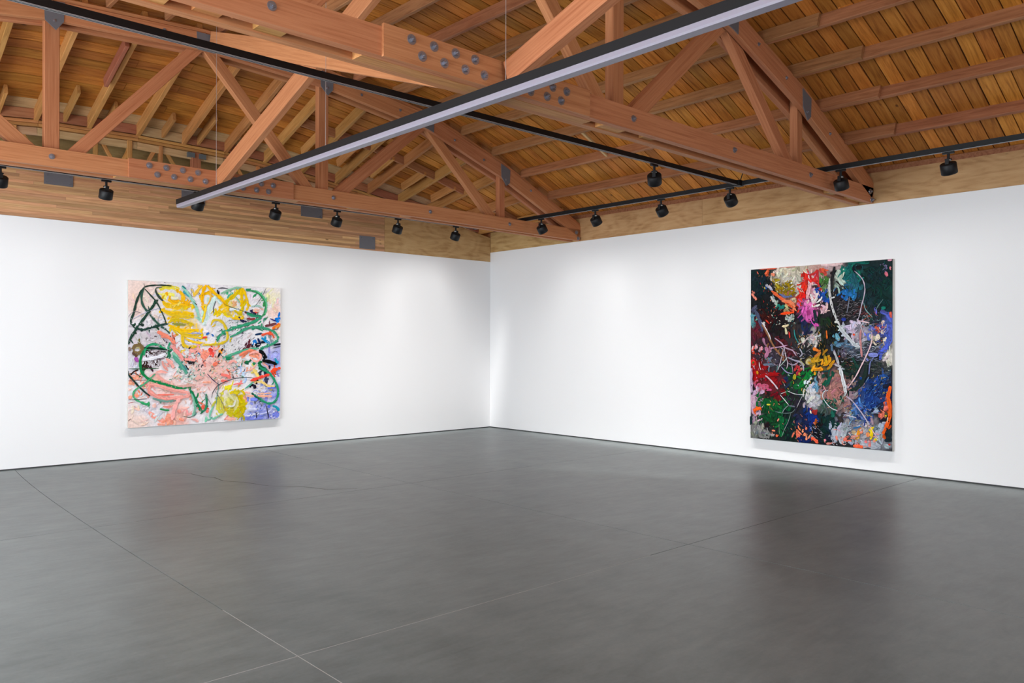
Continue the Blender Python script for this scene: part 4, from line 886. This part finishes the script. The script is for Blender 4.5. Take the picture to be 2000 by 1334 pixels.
PAINT_2 = dict(
 blobs=[[95,95,102],[150,2237,168,32,52,58],[305,1948,174,35,40,44],[456,1700,174,48,30,32],[603,2243,161,222,212,192],[819,2316,121,222,205,190],[1028,2314,107,222,180,170],[1199,2328,94,235,208,208],[1299,2132,67,200,215,205],[1463,2155,121,30,118,114],[1810,2133,228,24,58,60],[1902,1910,188,18,62,60],[1623,1923,121,40,76,88],[1432,1738,121,52,50,54],[1201,1516,107,30,35,32],[1873,1506,107,100,115,198],[1964,1196,94,222,217,208],[1593,1447,94,190,185,200],[1688,1256,107,80,82,94],[1688,1035,121,62,68,76],[152,1497,107,110,45,60],[57,1605,54,95,150,150],[114,968,121,170,32,36],[383,1113,107,80,72,82],[346,765,107,140,40,52],[76,472,94,205,172,192],[116,121,94,152,152,150],[384,420,134,22,90,54],[608,92,134,25,50,48],[714,1422,121,70,62,64],[961,1420,80,190,186,184],[1018,1088,80,190,160,50],[823,749,94,40,95,60],[977,589,94,208,207,213],[1236,798,121,176,134,128],[1115,464,80,90,110,100],[1336,542,94,170,135,130],[1626,672,134,52,84,144],[1826,726,107,42,72,130],[1960,515,60,235,110,50],[838,299,94,28,48,98],[1116,253,107,16,50,52],[1370,272,107,150,155,168],[1628,209,121,188,182,188],[1815,118,107,168,172,182],[1960,175,54,34,52,60],[1563,459,94,96,130,182],[640,1934,107,180,120,100],[891,1789,80,215,110,170],[855,2059,67,225,70,60]],
 strokes=[[30,52,56,127,[92,2315,100,2189,117,2039]],[28,55,58,106,[206,2293,182,2132,239,1982]],[32,36,38,141,[304,1862,240,1850,344,1736]],[225,110,85,21,[174,2339,438,2325]],[230,130,110,17,[477,2340,708,2334]],[240,120,80,35,[271,2259,319,2315]],[240,150,120,42,[359,2261,414,2235]],[228,220,200,106,[446,2291,555,2270,708,2245,783,2170]],[215,210,200,56,[508,2201,647,2163]],[218,210,200,63,[693,2132,754,2072,708,2017]],[165,140,20,70,[446,2117,493,2028,602,1965,663,1991,647,2078,571,2103,509,2085]],[175,160,40,56,[446,2154,477,2166]],[120,105,60,35,[555,2083,602,2066]],[110,120,160,28,[478,1985,571,1938,678,1948]],[190,200,195,70,[384,1903,447,1856]],[185,200,205,56,[344,1977,399,1895]],[200,200,215,35,[319,2095,375,2049]],[40,90,160,28,[271,2090,295,2053]],[235,210,60,15,[263,2084,271,2054]],[40,130,120,42,[462,1841,509,1796,556,1824]],[200,190,140,42,[571,1837,602,1779]],[220,190,160,63,[648,1892,709,1868]],[220,60,60,98,[873,2192,968,2158,998,2087]],[235,60,45,63,[835,2272,843,2180,814,2069,784,1971,754,1866,732,1725]],[240,50,40,77,[806,2013,792,1914]],[245,190,195,49,[917,2105,895,2001,873,1897]],[240,225,225,91,[947,2034,962,1921,954,1837]],[230,130,190,84,[829,1856,896,1826,955,1781]],[210,100,175,106,[822,1758,859,1672,896,1601]],[215,110,180,63,[947,1768,918,1670]],[180,70,140,42,[881,1749,903,1685]],[245,120,75,39,[367,2027,478,1942,556,1881,671,1791]],[245,150,110,46,[517,1890,633,1864,709,1797]],[245,90,40,35,[502,1710,602,1722,694,1726]],[240,150,130,35,[68,2005,142,1912]],[225,120,100,18,[149,2304,170,2266]],[75,25,25,113,[240,1703,337,1627,305,1554]],[200,60,40,21,[281,1635,337,1583]],[110,160,165,56,[68,1744,60,1633,85,1536]],[90,95,120,49,[118,1780,175,1667,232,1534]],[220,215,215,21,[216,1607,273,1555]],[45,50,90,84,[770,1653,859,1559]],[190,200,190,56,[556,1651,664,1655]],[45,35,45,70,[694,1683,709,1619]],[60,140,70,63,[1034,2147,1098,2151]],[40,90,170,63,[1027,2002,1098,1887]],[225,190,200,56,[1071,1777,1078,1694]],[40,60,70,42,[969,1753,1006,1577]],[238,205,205,42,[1063,2326,1205,2323,1345,2319]],[215,95,75,56,[1063,2264,1121,2204]],[90,140,70,84,[1092,2151,1149,2113]],[110,130,90,63,[1092,2054,1150,1996]],[40,95,180,56,[1064,1958,1136,1851]],[205,220,205,77,[1269,2250,1297,2166,1360,2067]],[30,130,120,56,[1345,2285,1332,2198,1366,2114]],[28,115,112,84,[1400,2281,1387,2201,1414,2118]],[45,110,125,84,[1455,2190,1483,2094,1510,2032]],[15,110,100,42,[1414,2328,1516,2333,1682,2308]],[25,35,40,49,[1509,2267,1590,2254]],[25,55,58,183,[1669,2262,1722,2159,1748,2058]],[18,62,60,169,[1845,2086,1878,1953,1865,1823]],[30,55,60,155,[1683,1969,1716,1888]],[15,75,70,56,[1922,2049,1929,1853]],[215,160,175,42,[1902,2324,1953,2326]],[145,130,170,63,[1832,2283,1877,2228]],[225,130,145,42,[1877,2182,1896,2128]],[220,140,150,28,[1928,2244,1941,2204]],[50,130,195,77,[1332,1959,1401,1956,1497,1925]],[55,52,55,113,[1277,1846,1401,1807,1510,1816]],[50,46,48,113,[1298,1729,1456,1717]],[95,55,55,63,[1564,1801,1578,1707]],[230,190,200,63,[1107,1776,1107,1707]],[40,60,45,106,[1108,1610,1165,1540]],[22,22,25,70,[1221,1608,1243,1525]],[45,45,48,35,[1241,2293,1220,2191,1206,2089,1206,1993]],[40,42,40,21,[1262,2106,1318,2055,1387,1997]],[205,200,190,8,[1304,2077,1367,2005]],[50,70,160,49,[1333,1619,1388,1618]],[210,205,220,84,[1457,1576,1524,1534]],[50,60,65,98,[1651,1665,1749,1629]],[100,115,205,70,[1814,1720,1891,1671,1942,1592,1949,1514]],[225,205,195,56,[1834,1594,1866,1515]],[225,110,90,35,[1935,1696,1948,1624]],[25,130,115,42,[1827,1739,1878,1750]],[215,215,215,30,[1178,2146,1174,2022,1185,1911,1207,1800,1242,1689,1284,1593,1326,1514]],[200,190,205,13,[1496,2221,1563,2156,1610,2080,1627,1985,1611,1879,1584,1780,1564,1681,1538,1601]],[230,200,205,15,[1538,1601,1605,1586,1684,1568]],[150,190,190,10,[1611,1819,1638,1732,1684,1677,1723,1636]],[110,140,140,11,[1846,1850,1788,1773,1749,1702]],[140,145,160,13,[1435,1900,1422,1806,1402,1699]],[80,45,60,77,[184,1514,265,1358,337,1270]],[40,32,34,127,[384,1525,495,1466]],[90,35,45,98,[448,1358,557,1285,650,1164]],[190,130,160,49,[281,1270,306,1190,274,1116]],[230,180,190,35,[127,1292,160,1248]],[235,80,55,56,[70,1218,103,1173]],[220,60,50,70,[62,1091,112,1010]],[185,25,30,63,[112,936,120,803]],[170,20,25,91,[242,1028,258,955]],[215,150,40,35,[153,937,161,893]],[20,140,60,42,[87,1058,99,1047]],[50,45,55,35,[103,1233,160,1189]],[70,55,65,49,[111,1151,193,1100]],[200,175,200,42,[70,972,63,861,71,638]],[150,25,35,106,[355,826,449,778]],[185,25,30,42,[161,849,338,898,496,902]],[205,100,130,84,[145,752,210,718,323,722]],[215,180,205,70,[129,663,259,661]],[105,120,130,84,[338,1102,370,1001]],[25,85,55,84,[605,891,635,835]],[45,55,95,70,[558,868,589,805]],[215,205,205,98,[919,1419,956,1356]],[215,215,200,56,[800,1392,815,1321]],[45,60,85,98,[830,1505,897,1462]],[60,150,150,14,[695,1499,710,1407,755,1321]],[210,205,170,35,[572,1523,588,1436]],[230,70,60,21,[626,1464,634,1386]],[45,50,55,84,[846,1166,905,1195]],[195,185,140,77,[861,1096,920,1054]],[205,160,40,77,[920,1083,993,1112,1036,1140]],[235,160,40,49,[964,978,1080,988]],[240,140,60,42,[956,1251,1036,1217]],[30,35,25,70,[1079,1293,1065,1196,1029,1056]],[20,130,60,63,[935,971,883,899,817,812,757,725]],[25,110,60,84,[696,773,742,710]],[180,170,50,42,[711,908,696,837]],[190,60,70,35,[756,1023,771,953]],[205,210,218,98,[898,780,935,676]],[120,165,190,56,[979,832,1015,750]],[180,140,135,77,[1066,904,1080,787]],[150,110,80,28,[224,1572,273,1505,321,1417,361,1343,417,1256,480,1184,558,1120]],[225,215,220,15,[232,1594,281,1520,337,1424,361,1351]],[215,195,205,21,[278,882,347,825,418,755,465,699]],[190,165,185,17,[416,1387,511,1321,573,1257,673,1221,726,1151]],[200,160,190,13,[353,1249,448,1263,542,1278,603,1293]],[200,185,200,14,[550,1242,519,1134,496,1047,465,959]],[190,175,185,13,[550,1278,573,1163,604,1049,589,977]],[180,175,195,18,[612,1128,696,1093,771,1073,816,1038,831,954]],[180,180,195,15,[771,1250,808,1180,771,1137]],[150,145,180,15,[511,1004,589,934,673,914]],[180,200,190,10,[480,996,558,1077,604,1135]],[170,140,160,10,[681,915,673,986,650,1064]],[190,180,200,11,[619,1049,681,1029,756,1066]],[215,200,205,13,[185,1056,193,997,214,953]],[40,48,38,106,[1101,1515,1137,1376]],[20,20,22,77,[1207,1513,1215,1376]],[220,120,50,21,[1137,1480,1144,1376]],[205,195,215,120,[1457,1536,1484,1455]],[230,90,50,35,[1484,1415,1498,1435]],[120,175,195,49,[1264,1444,1292,1362]],[230,210,60,21,[1292,1375,1306,1368]],[110,125,205,70,[1671,1440,1685,1353]],[228,215,195,91,[1750,1399,1802,1373]],[225,210,200,63,[1847,1490,1834,1425]],[95,115,205,63,[1898,1542,1930,1450,1917,1346,1873,1255,1828,1195]],[210,110,90,35,[1750,1518,1802,1485]],[222,218,208,84,[1918,1216,1918,1124,1937,1047]],[110,150,180,63,[1250,1293,1403,1293,1498,1280]],[95,100,115,91,[1375,1226,1552,1227,1750,1254]],[75,75,90,77,[1519,1159,1685,1121]],[140,150,215,49,[1672,1174,1789,1175]],[35,35,32,91,[1334,1116,1485,1105]],[40,60,52,106,[1362,981,1458,929]],[60,68,70,106,[1718,1016,1848,1006]],[70,85,110,56,[1880,941,1937,982]],[225,165,30,63,[1180,1142,1138,1072,1080,1037]],[240,150,40,35,[1066,981,1095,981]],[225,70,50,21,[1299,1157,1313,1143]],[178,130,125,141,[1265,931,1279,829,1209,757]],[172,125,120,98,[1307,727,1174,701]],[20,95,78,49,[1195,894,1160,831,1124,761]],[40,80,70,42,[1109,919,1081,870]],[40,90,165,98,[1738,858,1803,827]],[30,60,120,98,[1686,776,1752,720]],[50,100,160,77,[1848,914,1899,883]],[25,35,60,49,[1848,783,1931,819]],[245,110,40,42,[1938,799,1919,701]],[155,140,160,63,[1499,702,1593,786]],[150,130,125,42,[1431,847,1486,795]],[38,58,52,46,[1646,1054,1633,941,1580,806,1499,742,1431,726]],[30,75,65,35,[1471,1138,1512,1065,1553,992]],[205,210,215,42,[1298,1539,1361,1456,1430,1375,1505,1300,1572,1267]],[185,185,190,32,[1236,1211,1272,1129,1300,1041]],[215,218,222,42,[1314,1014,1342,899,1370,791,1390,683]],[190,135,135,23,[1578,1488,1572,1374,1582,1253,1592,1147]],[220,190,195,15,[1714,1453,1714,1353,1685,1254,1639,1147,1586,1040,1526,918,1458,814,1418,759]],[130,140,190,14,[1737,1148,1692,1068,1679,935]],[120,150,185,11,[1679,902,1640,834]],[205,170,190,77,[80,606,97,459,122,312]],[150,150,148,127,[130,179,204,96,341,64]],[20,105,55,141,[227,540,340,473,450,479]],[22,85,52,155,[324,355,388,301]],[15,105,60,84,[513,338,514,194,498,63]],[18,48,48,113,[621,345,622,202,622,59]],[50,45,60,98,[757,567,758,482]],[130,25,35,98,[450,624,450,537]],[60,50,45,63,[307,654,339,619]],[240,110,40,42,[105,392,162,418,219,429]],[15,55,58,42,[60,308,60,189]],[45,30,40,42,[284,206,340,195]],[225,215,80,21,[300,485,355,484]],[205,203,208,127,[899,680,921,562]],[20,55,130,113,[899,420,951,367,936,268]],[40,50,85,106,[750,318,788,243]],[22,45,100,77,[759,42,937,58]],[30,25,20,63,[1067,347,1074,278]],[12,55,50,63,[1081,376,1089,169,1097,44]],[205,110,40,56,[995,293,1038,317]],[25,25,40,120,[995,196,1039,137]],[240,130,100,70,[736,140,759,85]],[240,150,110,56,[826,133,870,108]],[240,120,80,35,[436,72,467,74]],[240,150,120,25,[380,140,428,136]],[240,150,130,25,[459,269,482,307]],[235,140,110,28,[870,221,863,185]],[242,110,80,42,[937,93,988,63,1032,32]],[215,120,95,25,[698,137,668,70]],[165,60,55,49,[965,452,980,425]],[220,220,200,21,[921,442,936,401]],[225,225,228,10,[497,626,559,564,621,496]],[225,225,228,7,[512,641,590,673]],[225,225,228,8,[605,681,712,647,847,642]],[190,190,195,8,[817,634,772,547,735,467]],[150,155,160,10,[613,488,559,435,529,382]],[150,165,160,7,[652,390,614,273,560,161,522,65]],[150,150,140,6,[482,235,490,98]],[130,150,150,8,[427,398,544,383,659,398,712,444]],[120,125,140,14,[606,488,712,479]],[178,128,122,155,[1153,670,1280,663]],[160,135,145,106,[1418,635,1513,707]],[165,135,140,84,[1377,518,1432,568]],[14,58,58,141,[1111,378,1168,313,1126,172]],[18,35,60,98,[1168,134,1140,62]],[35,22,22,56,[1082,404,1111,378]],[20,95,75,56,[1082,570,1167,575,1238,537]],[30,90,70,28,[1342,625,1363,578]],[80,130,110,21,[1238,619,1245,579]],[30,110,95,49,[1210,453,1231,372]],[35,75,150,155,[1653,693,1699,616,1647,533]],[80,125,190,106,[1540,541,1594,504]],[40,75,140,84,[1784,653,1752,566]],[45,70,125,84,[1567,435,1541,373]],[140,170,195,63,[1473,429,1487,363]],[60,55,65,70,[1315,392,1322,310]],[165,160,160,56,[1405,370,1405,276]],[178,185,198,84,[1232,235,1225,138,1253,52]],[190,195,205,113,[1350,244,1323,154,1364,55]],[200,175,140,63,[1460,199,1514,203]],[240,165,50,49,[1554,233,1548,166]],[240,150,120,49,[1581,222,1588,196]],[180,185,195,91,[1501,74,1661,69,1818,57]],[180,180,195,63,[1634,213,1654,161]],[40,45,60,56,[1817,372,1856,362]],[30,48,58,91,[1894,234,1914,118]],[110,130,140,63,[1791,292,1779,251]],[170,180,195,77,[1766,184,1817,294,1837,348]],[180,195,205,63,[1869,75,1920,47]],[170,185,205,49,[1752,473,1791,509]],[240,210,30,35,[1720,286,1714,206,1701,132]],[245,160,110,49,[1661,215,1674,163]],[60,120,170,21,[1487,255,1581,282]],[235,125,105,49,[1364,96,1406,113]],[240,110,75,42,[1487,33,1608,37]],[235,130,130,35,[1628,106,1661,89]],[230,165,150,28,[1460,145,1555,166]],[235,160,140,42,[1753,130,1740,103]],[225,140,125,28,[1267,142,1281,82]],[220,150,140,28,[1140,28,1211,41]],[240,140,120,77,[1868,559,1894,528]],[240,130,110,56,[1804,444,1836,426]],[225,190,40,28,[1875,442,1894,430]],[90,90,70,35,[1875,475,1894,456]],[240,105,40,63,[1900,652,1925,562]],[245,110,35,42,[1938,771,1912,673,1932,550,1932,433,1894,313,1850,211]],[200,60,50,35,[1920,99,1933,81]],[205,195,215,15,[1390,654,1473,597,1554,501,1621,412,1687,310]],[215,180,195,10,[1687,297,1740,222,1792,153]],[195,205,210,11,[1160,712,1110,696,1089,633,1132,559,1196,494,1287,458]],[205,195,205,10,[1377,416,1459,401,1527,386]],[110,120,125,7,[1580,737,1513,647,1459,536]],[160,160,150,14,[1370,667,1308,527]],[225,215,190,11,[1907,418,1900,352]]],
 scribbles=[[[77,1536,446,2306],50,28,8,[[240,150,120],[30,60,60],[50,80,85],[190,60,60],[35,40,45]],-110,-30],[[399,1989,828,2287],60,35,10,[[232,226,210],[205,195,190],[215,205,185],[170,160,170]],-60,40],[[353,1532,709,1868],60,28,9,[[225,215,200],[40,110,110],[190,60,60],[60,50,55],[90,130,130]],-60,60],[[844,1757,1091,2234],40,32,10,[[245,200,205],[225,80,80],[235,150,200]],-120,-50],[[1277,1641,1591,1880],140,56,6,[[60,58,62],[110,100,105],[150,145,150],[35,33,36]],-40,60],[[1631,1765,1941,2243],70,63,8,[[20,75,70],[40,80,85],[35,45,52],[25,95,88]],-110,-30],[[1592,1510,1827,1693],60,42,6,[[120,170,170],[60,70,75],[180,180,190],[210,120,100]],-80,60],[[1078,1888,1262,2188],50,32,7,[[90,140,80],[170,150,130],[60,100,60],[205,210,200]],-120,-30],[[1332,1946,1590,2301],40,49,7,[[60,150,145],[25,90,90],[80,140,160]],-130,-60],[[338,1015,934,1272],90,49,6,[[180,165,180],[60,50,55],[120,110,120],[200,195,205]],-60,60],[[695,1257,1079,1460],70,32,8,[[220,215,205],[60,110,110],[200,150,60],[40,50,55],[225,180,190]],-120,-20],[[63,637,337,1307],70,35,8,[[200,60,60],[220,160,180],[80,40,50],[205,180,200]],-110,-30],[[512,633,1080,960],70,35,8,[[25,100,60],[190,190,200],[40,60,90],[200,160,70]],-110,-20],[[1334,1089,1866,1320],170,56,6,[[60,62,70],[150,160,180],[100,110,130],[190,195,205],[35,35,42]],-20,20],[[1686,935,1912,1059],60,56,5,[[40,44,48],[110,115,115]],-14,10],[[1673,687,1944,943],80,35,7,[[30,60,120],[70,120,180],[20,30,50],[200,180,90]],20,70],[[1066,1196,1277,1580],50,35,7,[[60,80,50],[150,120,60],[20,22,22]],-120,-40],[[1685,1320,1879,1568],40,35,8,[[228,215,200],[105,120,205],[215,120,100]],-60,60],[[1335,899,1592,1140],50,35,6,[[60,80,70],[150,110,90],[30,35,32]],-60,30],[[163,-18,712,600],110,35,7,[[20,110,60],[15,60,50],[235,150,120],[60,130,90],[30,45,48]],-120,-30],[[922,85,1082,251],50,35,6,[[180,185,200],[20,20,35]],-40,-10],[[48,84,267,718],50,39,8,[[200,170,195],[170,175,180],[215,190,205],[140,150,150]],-120,-30],[[698,23,1009,399],50,28,8,[[35,60,110],[60,55,70],[235,150,120]],-110,-20],[[1364,245,1713,537],130,32,6,[[60,110,180],[200,190,90],[30,40,80],[190,195,210],[120,60,80]],-40,40],[[1594,477,1906,796],80,35,8,[[30,60,130],[60,110,180],[25,40,80],[90,140,200]],20,70],[[1211,-14,1849,296],90,42,10,[[195,198,208],[235,150,130],[160,168,180],[200,200,210]],-60,40],[[1139,463,1418,737],40,35,10,[[185,140,130],[165,115,112],[150,110,110]],-50,50]])

# ------------------------------------------------------------------ the two paintings (oil strokes laid one over another on stretched canvas)
def paint_mat(name, rough, lo=0.80, hi=1.14, gam=1.0):
    m, nt, b = new_mat(name)
    N = nt.nodes; L = nt.links
    at = N.new('ShaderNodeAttribute'); at.attribute_name = 'pigment'
    tc = N.new('ShaderNodeTexCoord')
    nz = N.new('ShaderNodeTexNoise'); nz.inputs['Scale'].default_value = 38; nz.inputs['Detail'].default_value = 4
    L.new(tc.outputs['Object'], nz.inputs['Vector'])
    mr = N.new('ShaderNodeMapRange'); mr.inputs['From Min'].default_value = 0.25; mr.inputs['From Max'].default_value = 0.75
    mr.inputs['To Min'].default_value = lo; mr.inputs['To Max'].default_value = hi
    L.new(nz.outputs['Fac'], mr.inputs['Value'])
    mx = N.new('ShaderNodeVectorMath'); mx.operation = 'SCALE'
    gm = N.new('ShaderNodeGamma'); gm.inputs['Gamma'].default_value = gam
    L.new(at.outputs['Color'], gm.inputs['Color']); L.new(gm.outputs[0], mx.inputs[0]); L.new(mr.outputs[0], mx.inputs['Scale'])
    L.new(mx.outputs[0], b.inputs['Base Color'])
    b.inputs['Roughness'].default_value = rough
    b.inputs['Specular IOR Level'].default_value = 0.07
    bp = N.new('ShaderNodeBump'); bp.inputs['Strength'].default_value = 0.25; bp.inputs['Distance'].default_value = 0.003
    L.new(nz.outputs['Fac'], bp.inputs['Height']); L.new(bp.outputs[0], b.inputs['Normal'])
    return m
MAT['canvas'] = plain('raw_canvas_edge', (0.62, 0.61, 0.57, 1), 0.8, bump=0.1, bscale=300)

def lin(c): return srgb(*c)[:3]

def set_cols(me, cols):
    a = me.color_attributes.new('pigment', 'FLOAT_COLOR', 'POINT')
    a.data.foreach_set('color', np.array([(c[0], c[1], c[2], 1.0) for c in cols], dtype=np.float32).ravel())

def catmull(p, step):
    p = [Vector((a, b)) for a, b in p]
    if len(p) == 1: p = [p[0], p[0] + Vector((0.01, 0))]
    q = [p[0] * 2 - p[1]] + p + [p[-1] * 2 - p[-2]]
    out = []
    for i in range(1, len(q) - 2):
        n = max(2, int((q[i + 1] - q[i]).length / step))
        for k in range(n):
            t = k / n
            out.append(0.5 * ((2 * q[i]) + (q[i + 1] - q[i - 1]) * t + (2 * q[i - 1] - 5 * q[i] + 4 * q[i + 1] - q[i + 2]) * t * t
                              + (-q[i - 1] + 3 * q[i] - 3 * q[i + 1] + q[i + 2]) * t ** 3))
    out.append(q[-2])
    return out

def ribbon(pts, w, color, off, W, Hh, rnd, step=0.016, dry=0.14):
    """one brush stroke: bristle lanes with streaks, ragged ends, slight impasto; local y is into the wall"""
    c = catmull(pts, step)
    lanes = max(2, min(9, int(w / 0.010)))
    st = [1 + rnd.uniform(-0.22, 0.22) for _ in range(lanes + 1)]
    tint = [rnd.uniform(0, 0.10) for _ in range(lanes + 1)]
    V, F, C = [], [], []
    n = len(c)
    L0 = lin(color)
    for i, p in enumerate(c):
        d = (c[min(i + 1, n - 1)] - c[max(i - 1, 0)])
        d = d.normalized() if d.length > 1e-6 else Vector((1, 0))
        nn = Vector((-d.y, d.x))
        t = i / max(1, n - 1)
        ww = w * (0.86 + 0.14 * math.sin(i * 0.9 + st[0] * 9) * st[-1]) * min(1.0, 0.55 + 3.2 * min(t, 1 - t))
        for k in range(lanes + 1):
            u = k / lanes - 0.5
            j = rnd.uniform(-0.04, 0.04) * w if k in (0, lanes) else 0
            q = p + nn * (u * ww + j)
            rid = 0.0011 * (1 - (2 * u) ** 2) * (0.6 + 0.4 * st[k])
            V.append((min(max(q.x, 0.003), W - 0.003), -off - rid, min(max(q.y, 0.003), Hh - 0.003)))
            s = st[k] * rnd.uniform(0.93, 1.07)
            C.append(tuple(min(0.95, L0[z] * s + tint[k] * 0.25 * (0.5 - abs(0.5 - L0[z]))) for z in range(3)))
    for i in range(n - 1):
        t = i / max(1, n - 1)
        for k in range(lanes):
            if lanes > 2 and rnd.random() < dry * max(0.0, 0.15 + 1.3 * (t - 0.45)): continue
            a = i * (lanes + 1) + k
            F.append((a, a + 1, a + lanes + 2, a + lanes + 1))
    return V, F, C

def painting(root_matrix, W, Hh, depth, data, seed, rough, label, dabs=900, gain=1.0):
    rnd = random.Random(seed)
    t = empty('abstract_painting'); t.matrix_basis = root_matrix
    tag(t, label, 'painting', 'large abstract canvases on the white walls')
    mat = paint_mat('oil_paint_%d' % seed, rough, *((0.84, 1.10) if seed == 1 else (0.66, 1.08, 1.18)))
    r = 0.006
    v, f = box_vf(0, W, r, depth, 0, Hh)
    # stretched canvas with softly rounded front edges
    prof = [(0, depth), (0, r), (0.0018, 0.0018), (r, 0.0002), ]
    V = []; F = []
    for ins, y in prof: V += [(ins, y, ins), (W - ins, y, ins), (W - ins, y, Hh - ins), (ins, y, Hh - ins)]
    for k in range(len(prof) - 1):
        for i in range(4):
            j = (i + 1) % 4
            F.append((k * 4 + i, k * 4 + j, (k + 1) * 4 + j, (k + 1) * 4 + i))
    F.append((3, 2, 1, 0)); m4 = 4 * (len(prof) - 1); F.append((m4, m4 + 1, m4 + 2, m4 + 3))
    cv = mesh_obj('canvas', V, F, 'canvas', t, root_matrix)
    # underpainting
    nx, nz_ = 90, 90
    base = np.array(lin(data['blobs'][0]))
    bl = [(b[0] / 1000, b[1] / 1000, b[2] / 1000, np.array(lin(b[3:6]))) for b in data['blobs'][1:]]
    V, C, F = [], [], []
    for j in range(nz_ + 1):
        for i in range(nx + 1):
            a = 0.002 + (W - 0.004) * i / nx; b = 0.002 + (Hh - 0.004) * j / nz_
            aj = a + 0.05 * math.sin(b * 31 + a * 7) * rnd.uniform(0.3, 1) + rnd.gauss(0, 0.018)
            bj = b + 0.05 * math.sin(a * 27 - b * 9) * rnd.uniform(0.3, 1) + rnd.gauss(0, 0.018)
            wsum = 0.35; col_ = base * 0.35
            for x, z, rr, cc in bl:
                d2 = ((aj - x) ** 2 + (bj - z) ** 2) / (rr * rr)
                if d2 < 6:
                    w_ = 2.4 * math.exp(-d2 * 1.3); wsum += w_; col_ = col_ + cc * w_
            V.append((a, -0.0004, b)); C.append(tuple(np.clip(col_ / wsum * rnd.uniform(0.9, 1.08), 0, 0.95)))
    for j in range(nz_):
        for i in range(nx):
            a = j * (nx + 1) + i
            F.append((a, a + 1, a + nx + 2, a + nx + 1))
    o = mesh_obj('underpainting', V, F, mat, t, root_matrix); set_cols(o.data, C)
    off = 0.0010
    def lay(s, off):
        r_, g_, b_, w_, p = s
        pts = [(p[k] / 1000, p[k + 1] / 1000) for k in range(0, len(p), 2)]
        V, F, C = ribbon(pts, w_ / 1000 * gain, (r_, g_, b_), off, W, Hh, rnd)
        o = mesh_obj('brush_stroke', V, F, mat, t, root_matrix); set_cols(o.data, C)
    for s in data['strokes']:
        if s[3] >= 52:
            lay(s, off); off += 0.00005
    # broken colour: short dabs that take up the colour lying next to them
    smp = [(b[0] / 1000, b[1] / 1000, b[2] / 1000 * 0.9, tuple(b[3:6])) for b in data['blobs'][1:]]
    for s in data['strokes']:
        if s[3] >= 20:
            for k in range(0, len(s[4]), 2): smp.append((s[4][k] / 1000, s[4][k + 1] / 1000, s[3] / 1000 * 0.75, tuple(s[:3])))
    sx = np.array([q[0] for q in smp]); sz = np.array([q[1] for q in smp]); sr = np.array([q[2] for q in smp])
    V, F, C = [], [], []
    for k in range(dabs):
        x = rnd.uniform(0.03, W - 0.03); z = rnd.uniform(0.03, Hh - 0.03)
        d = np.hypot(sx - x - rnd.gauss(0, 0.02), sz - z - rnd.gauss(0, 0.02)) / sr
        i = int(np.argmin(d))
        c = smp[i][3] if d[i] < 2.4 else tuple(data['blobs'][0])
        j = rnd.uniform(0.82, 1.12) if seed == 2 else rnd.uniform(0.93, 1.05)
        c = tuple(max(6, min(250, v * j + rnd.uniform(-10, 10))) for v in c)
        a = math.radians(rnd.choice((25, 60, 100, 140, 75)) + rnd.uniform(-25, 25)); l = rnd.uniform(0.04, 0.12)
        bend = rnd.uniform(-0.16, 0.16) * l
        p = [(x - math.cos(a) * l / 2, z - math.sin(a) * l / 2), (x - math.sin(a) * bend, z + math.cos(a) * bend), (x + math.cos(a) * l / 2, z + math.sin(a) * l / 2)]
        v, f, cc = ribbon(p, rnd.uniform(0.016, 0.048), c, off, W, Hh, rnd, step=0.02, dry=0.3)
        o_ = len(V); V += v; C += cc; F += [tuple(i + o_ for i in q) for q in f]
        off += 0.000002
    o = mesh_obj('paint_dabs', V, F, mat, t, root_matrix); set_cols(o.data, C); o['kind'] = 'stuff'
    for (x0, z0, x1, z1), n, ln, w_, pal, a0, a1 in data['scribbles']:
        V, F, C = [], [], []
        for k in range(n):
            x = rnd.uniform(x0, x1) / 1000; z = rnd.uniform(z0, z1) / 1000
            if not (0.02 < x < W - 0.02 and 0.02 < z < Hh - 0.02): continue
            a = math.radians(rnd.uniform(a0, a1)); l = ln / 1000 * rnd.uniform(0.4, 1.3)
            bend = rnd.uniform(-0.35, 0.35) * l
            p = [(x - math.cos(a) * l / 2, z - math.sin(a) * l / 2), (x - math.sin(a) * bend, z + math.cos(a) * bend), (x + math.cos(a) * l / 2, z + math.sin(a) * l / 2)]
            v, f, c = ribbon(p, w_ / 1000 * rnd.uniform(0.5, 1.3), pal[rnd.randrange(len(pal))], off, W, Hh, rnd, step=0.02, dry=0)
            o_ = len(V); V += v; C += c; F += [tuple(i + o_ for i in q) for q in f]
            off += 0.000004
        o = mesh_obj('paint_flecks', V, F, mat, t, root_matrix); set_cols(o.data, C); o['kind'] = 'stuff'
    for s in data['strokes']:
        if s[3] < 52:
            lay(s, off); off += 0.00003
    return t
painting(Matrix.Translation((-6.5, -0.040, 0.428)), 2.203, 1.995, 0.0395, PAINT_1, 1, 0.5,
         'pale abstract canvas with yellow, green and pink swirls on the back wall', 700, 1.3)
m2 = Matrix(((0, 1, 0, -0.05), (-1, 0, 0, -5.543), (0, 0, 1, 0.281), (0, 0, 0, 1)))
PAINT_2['blobs'][0] = [52, 50, 55]
for s_ in PAINT_2['strokes']:
    s_[4] = [v - 43 if k % 2 == 0 else v - 6 for k, v in enumerate(s_[4])]
for s_ in PAINT_2['blobs'][1:]: s_[0] -= 43; s_[1] -= 6
for s_ in PAINT_2['scribbles']: s_[0] = [s_[0][0] - 43, s_[0][1] - 6, s_[0][2] - 43, s_[0][3] - 6]
painting(m2, 1.912, 2.332, 0.0495, PAINT_2, 2, 0.45,
         'dark tall abstract canvas in teal, red and blue on the right wall', 1500, 1.15)
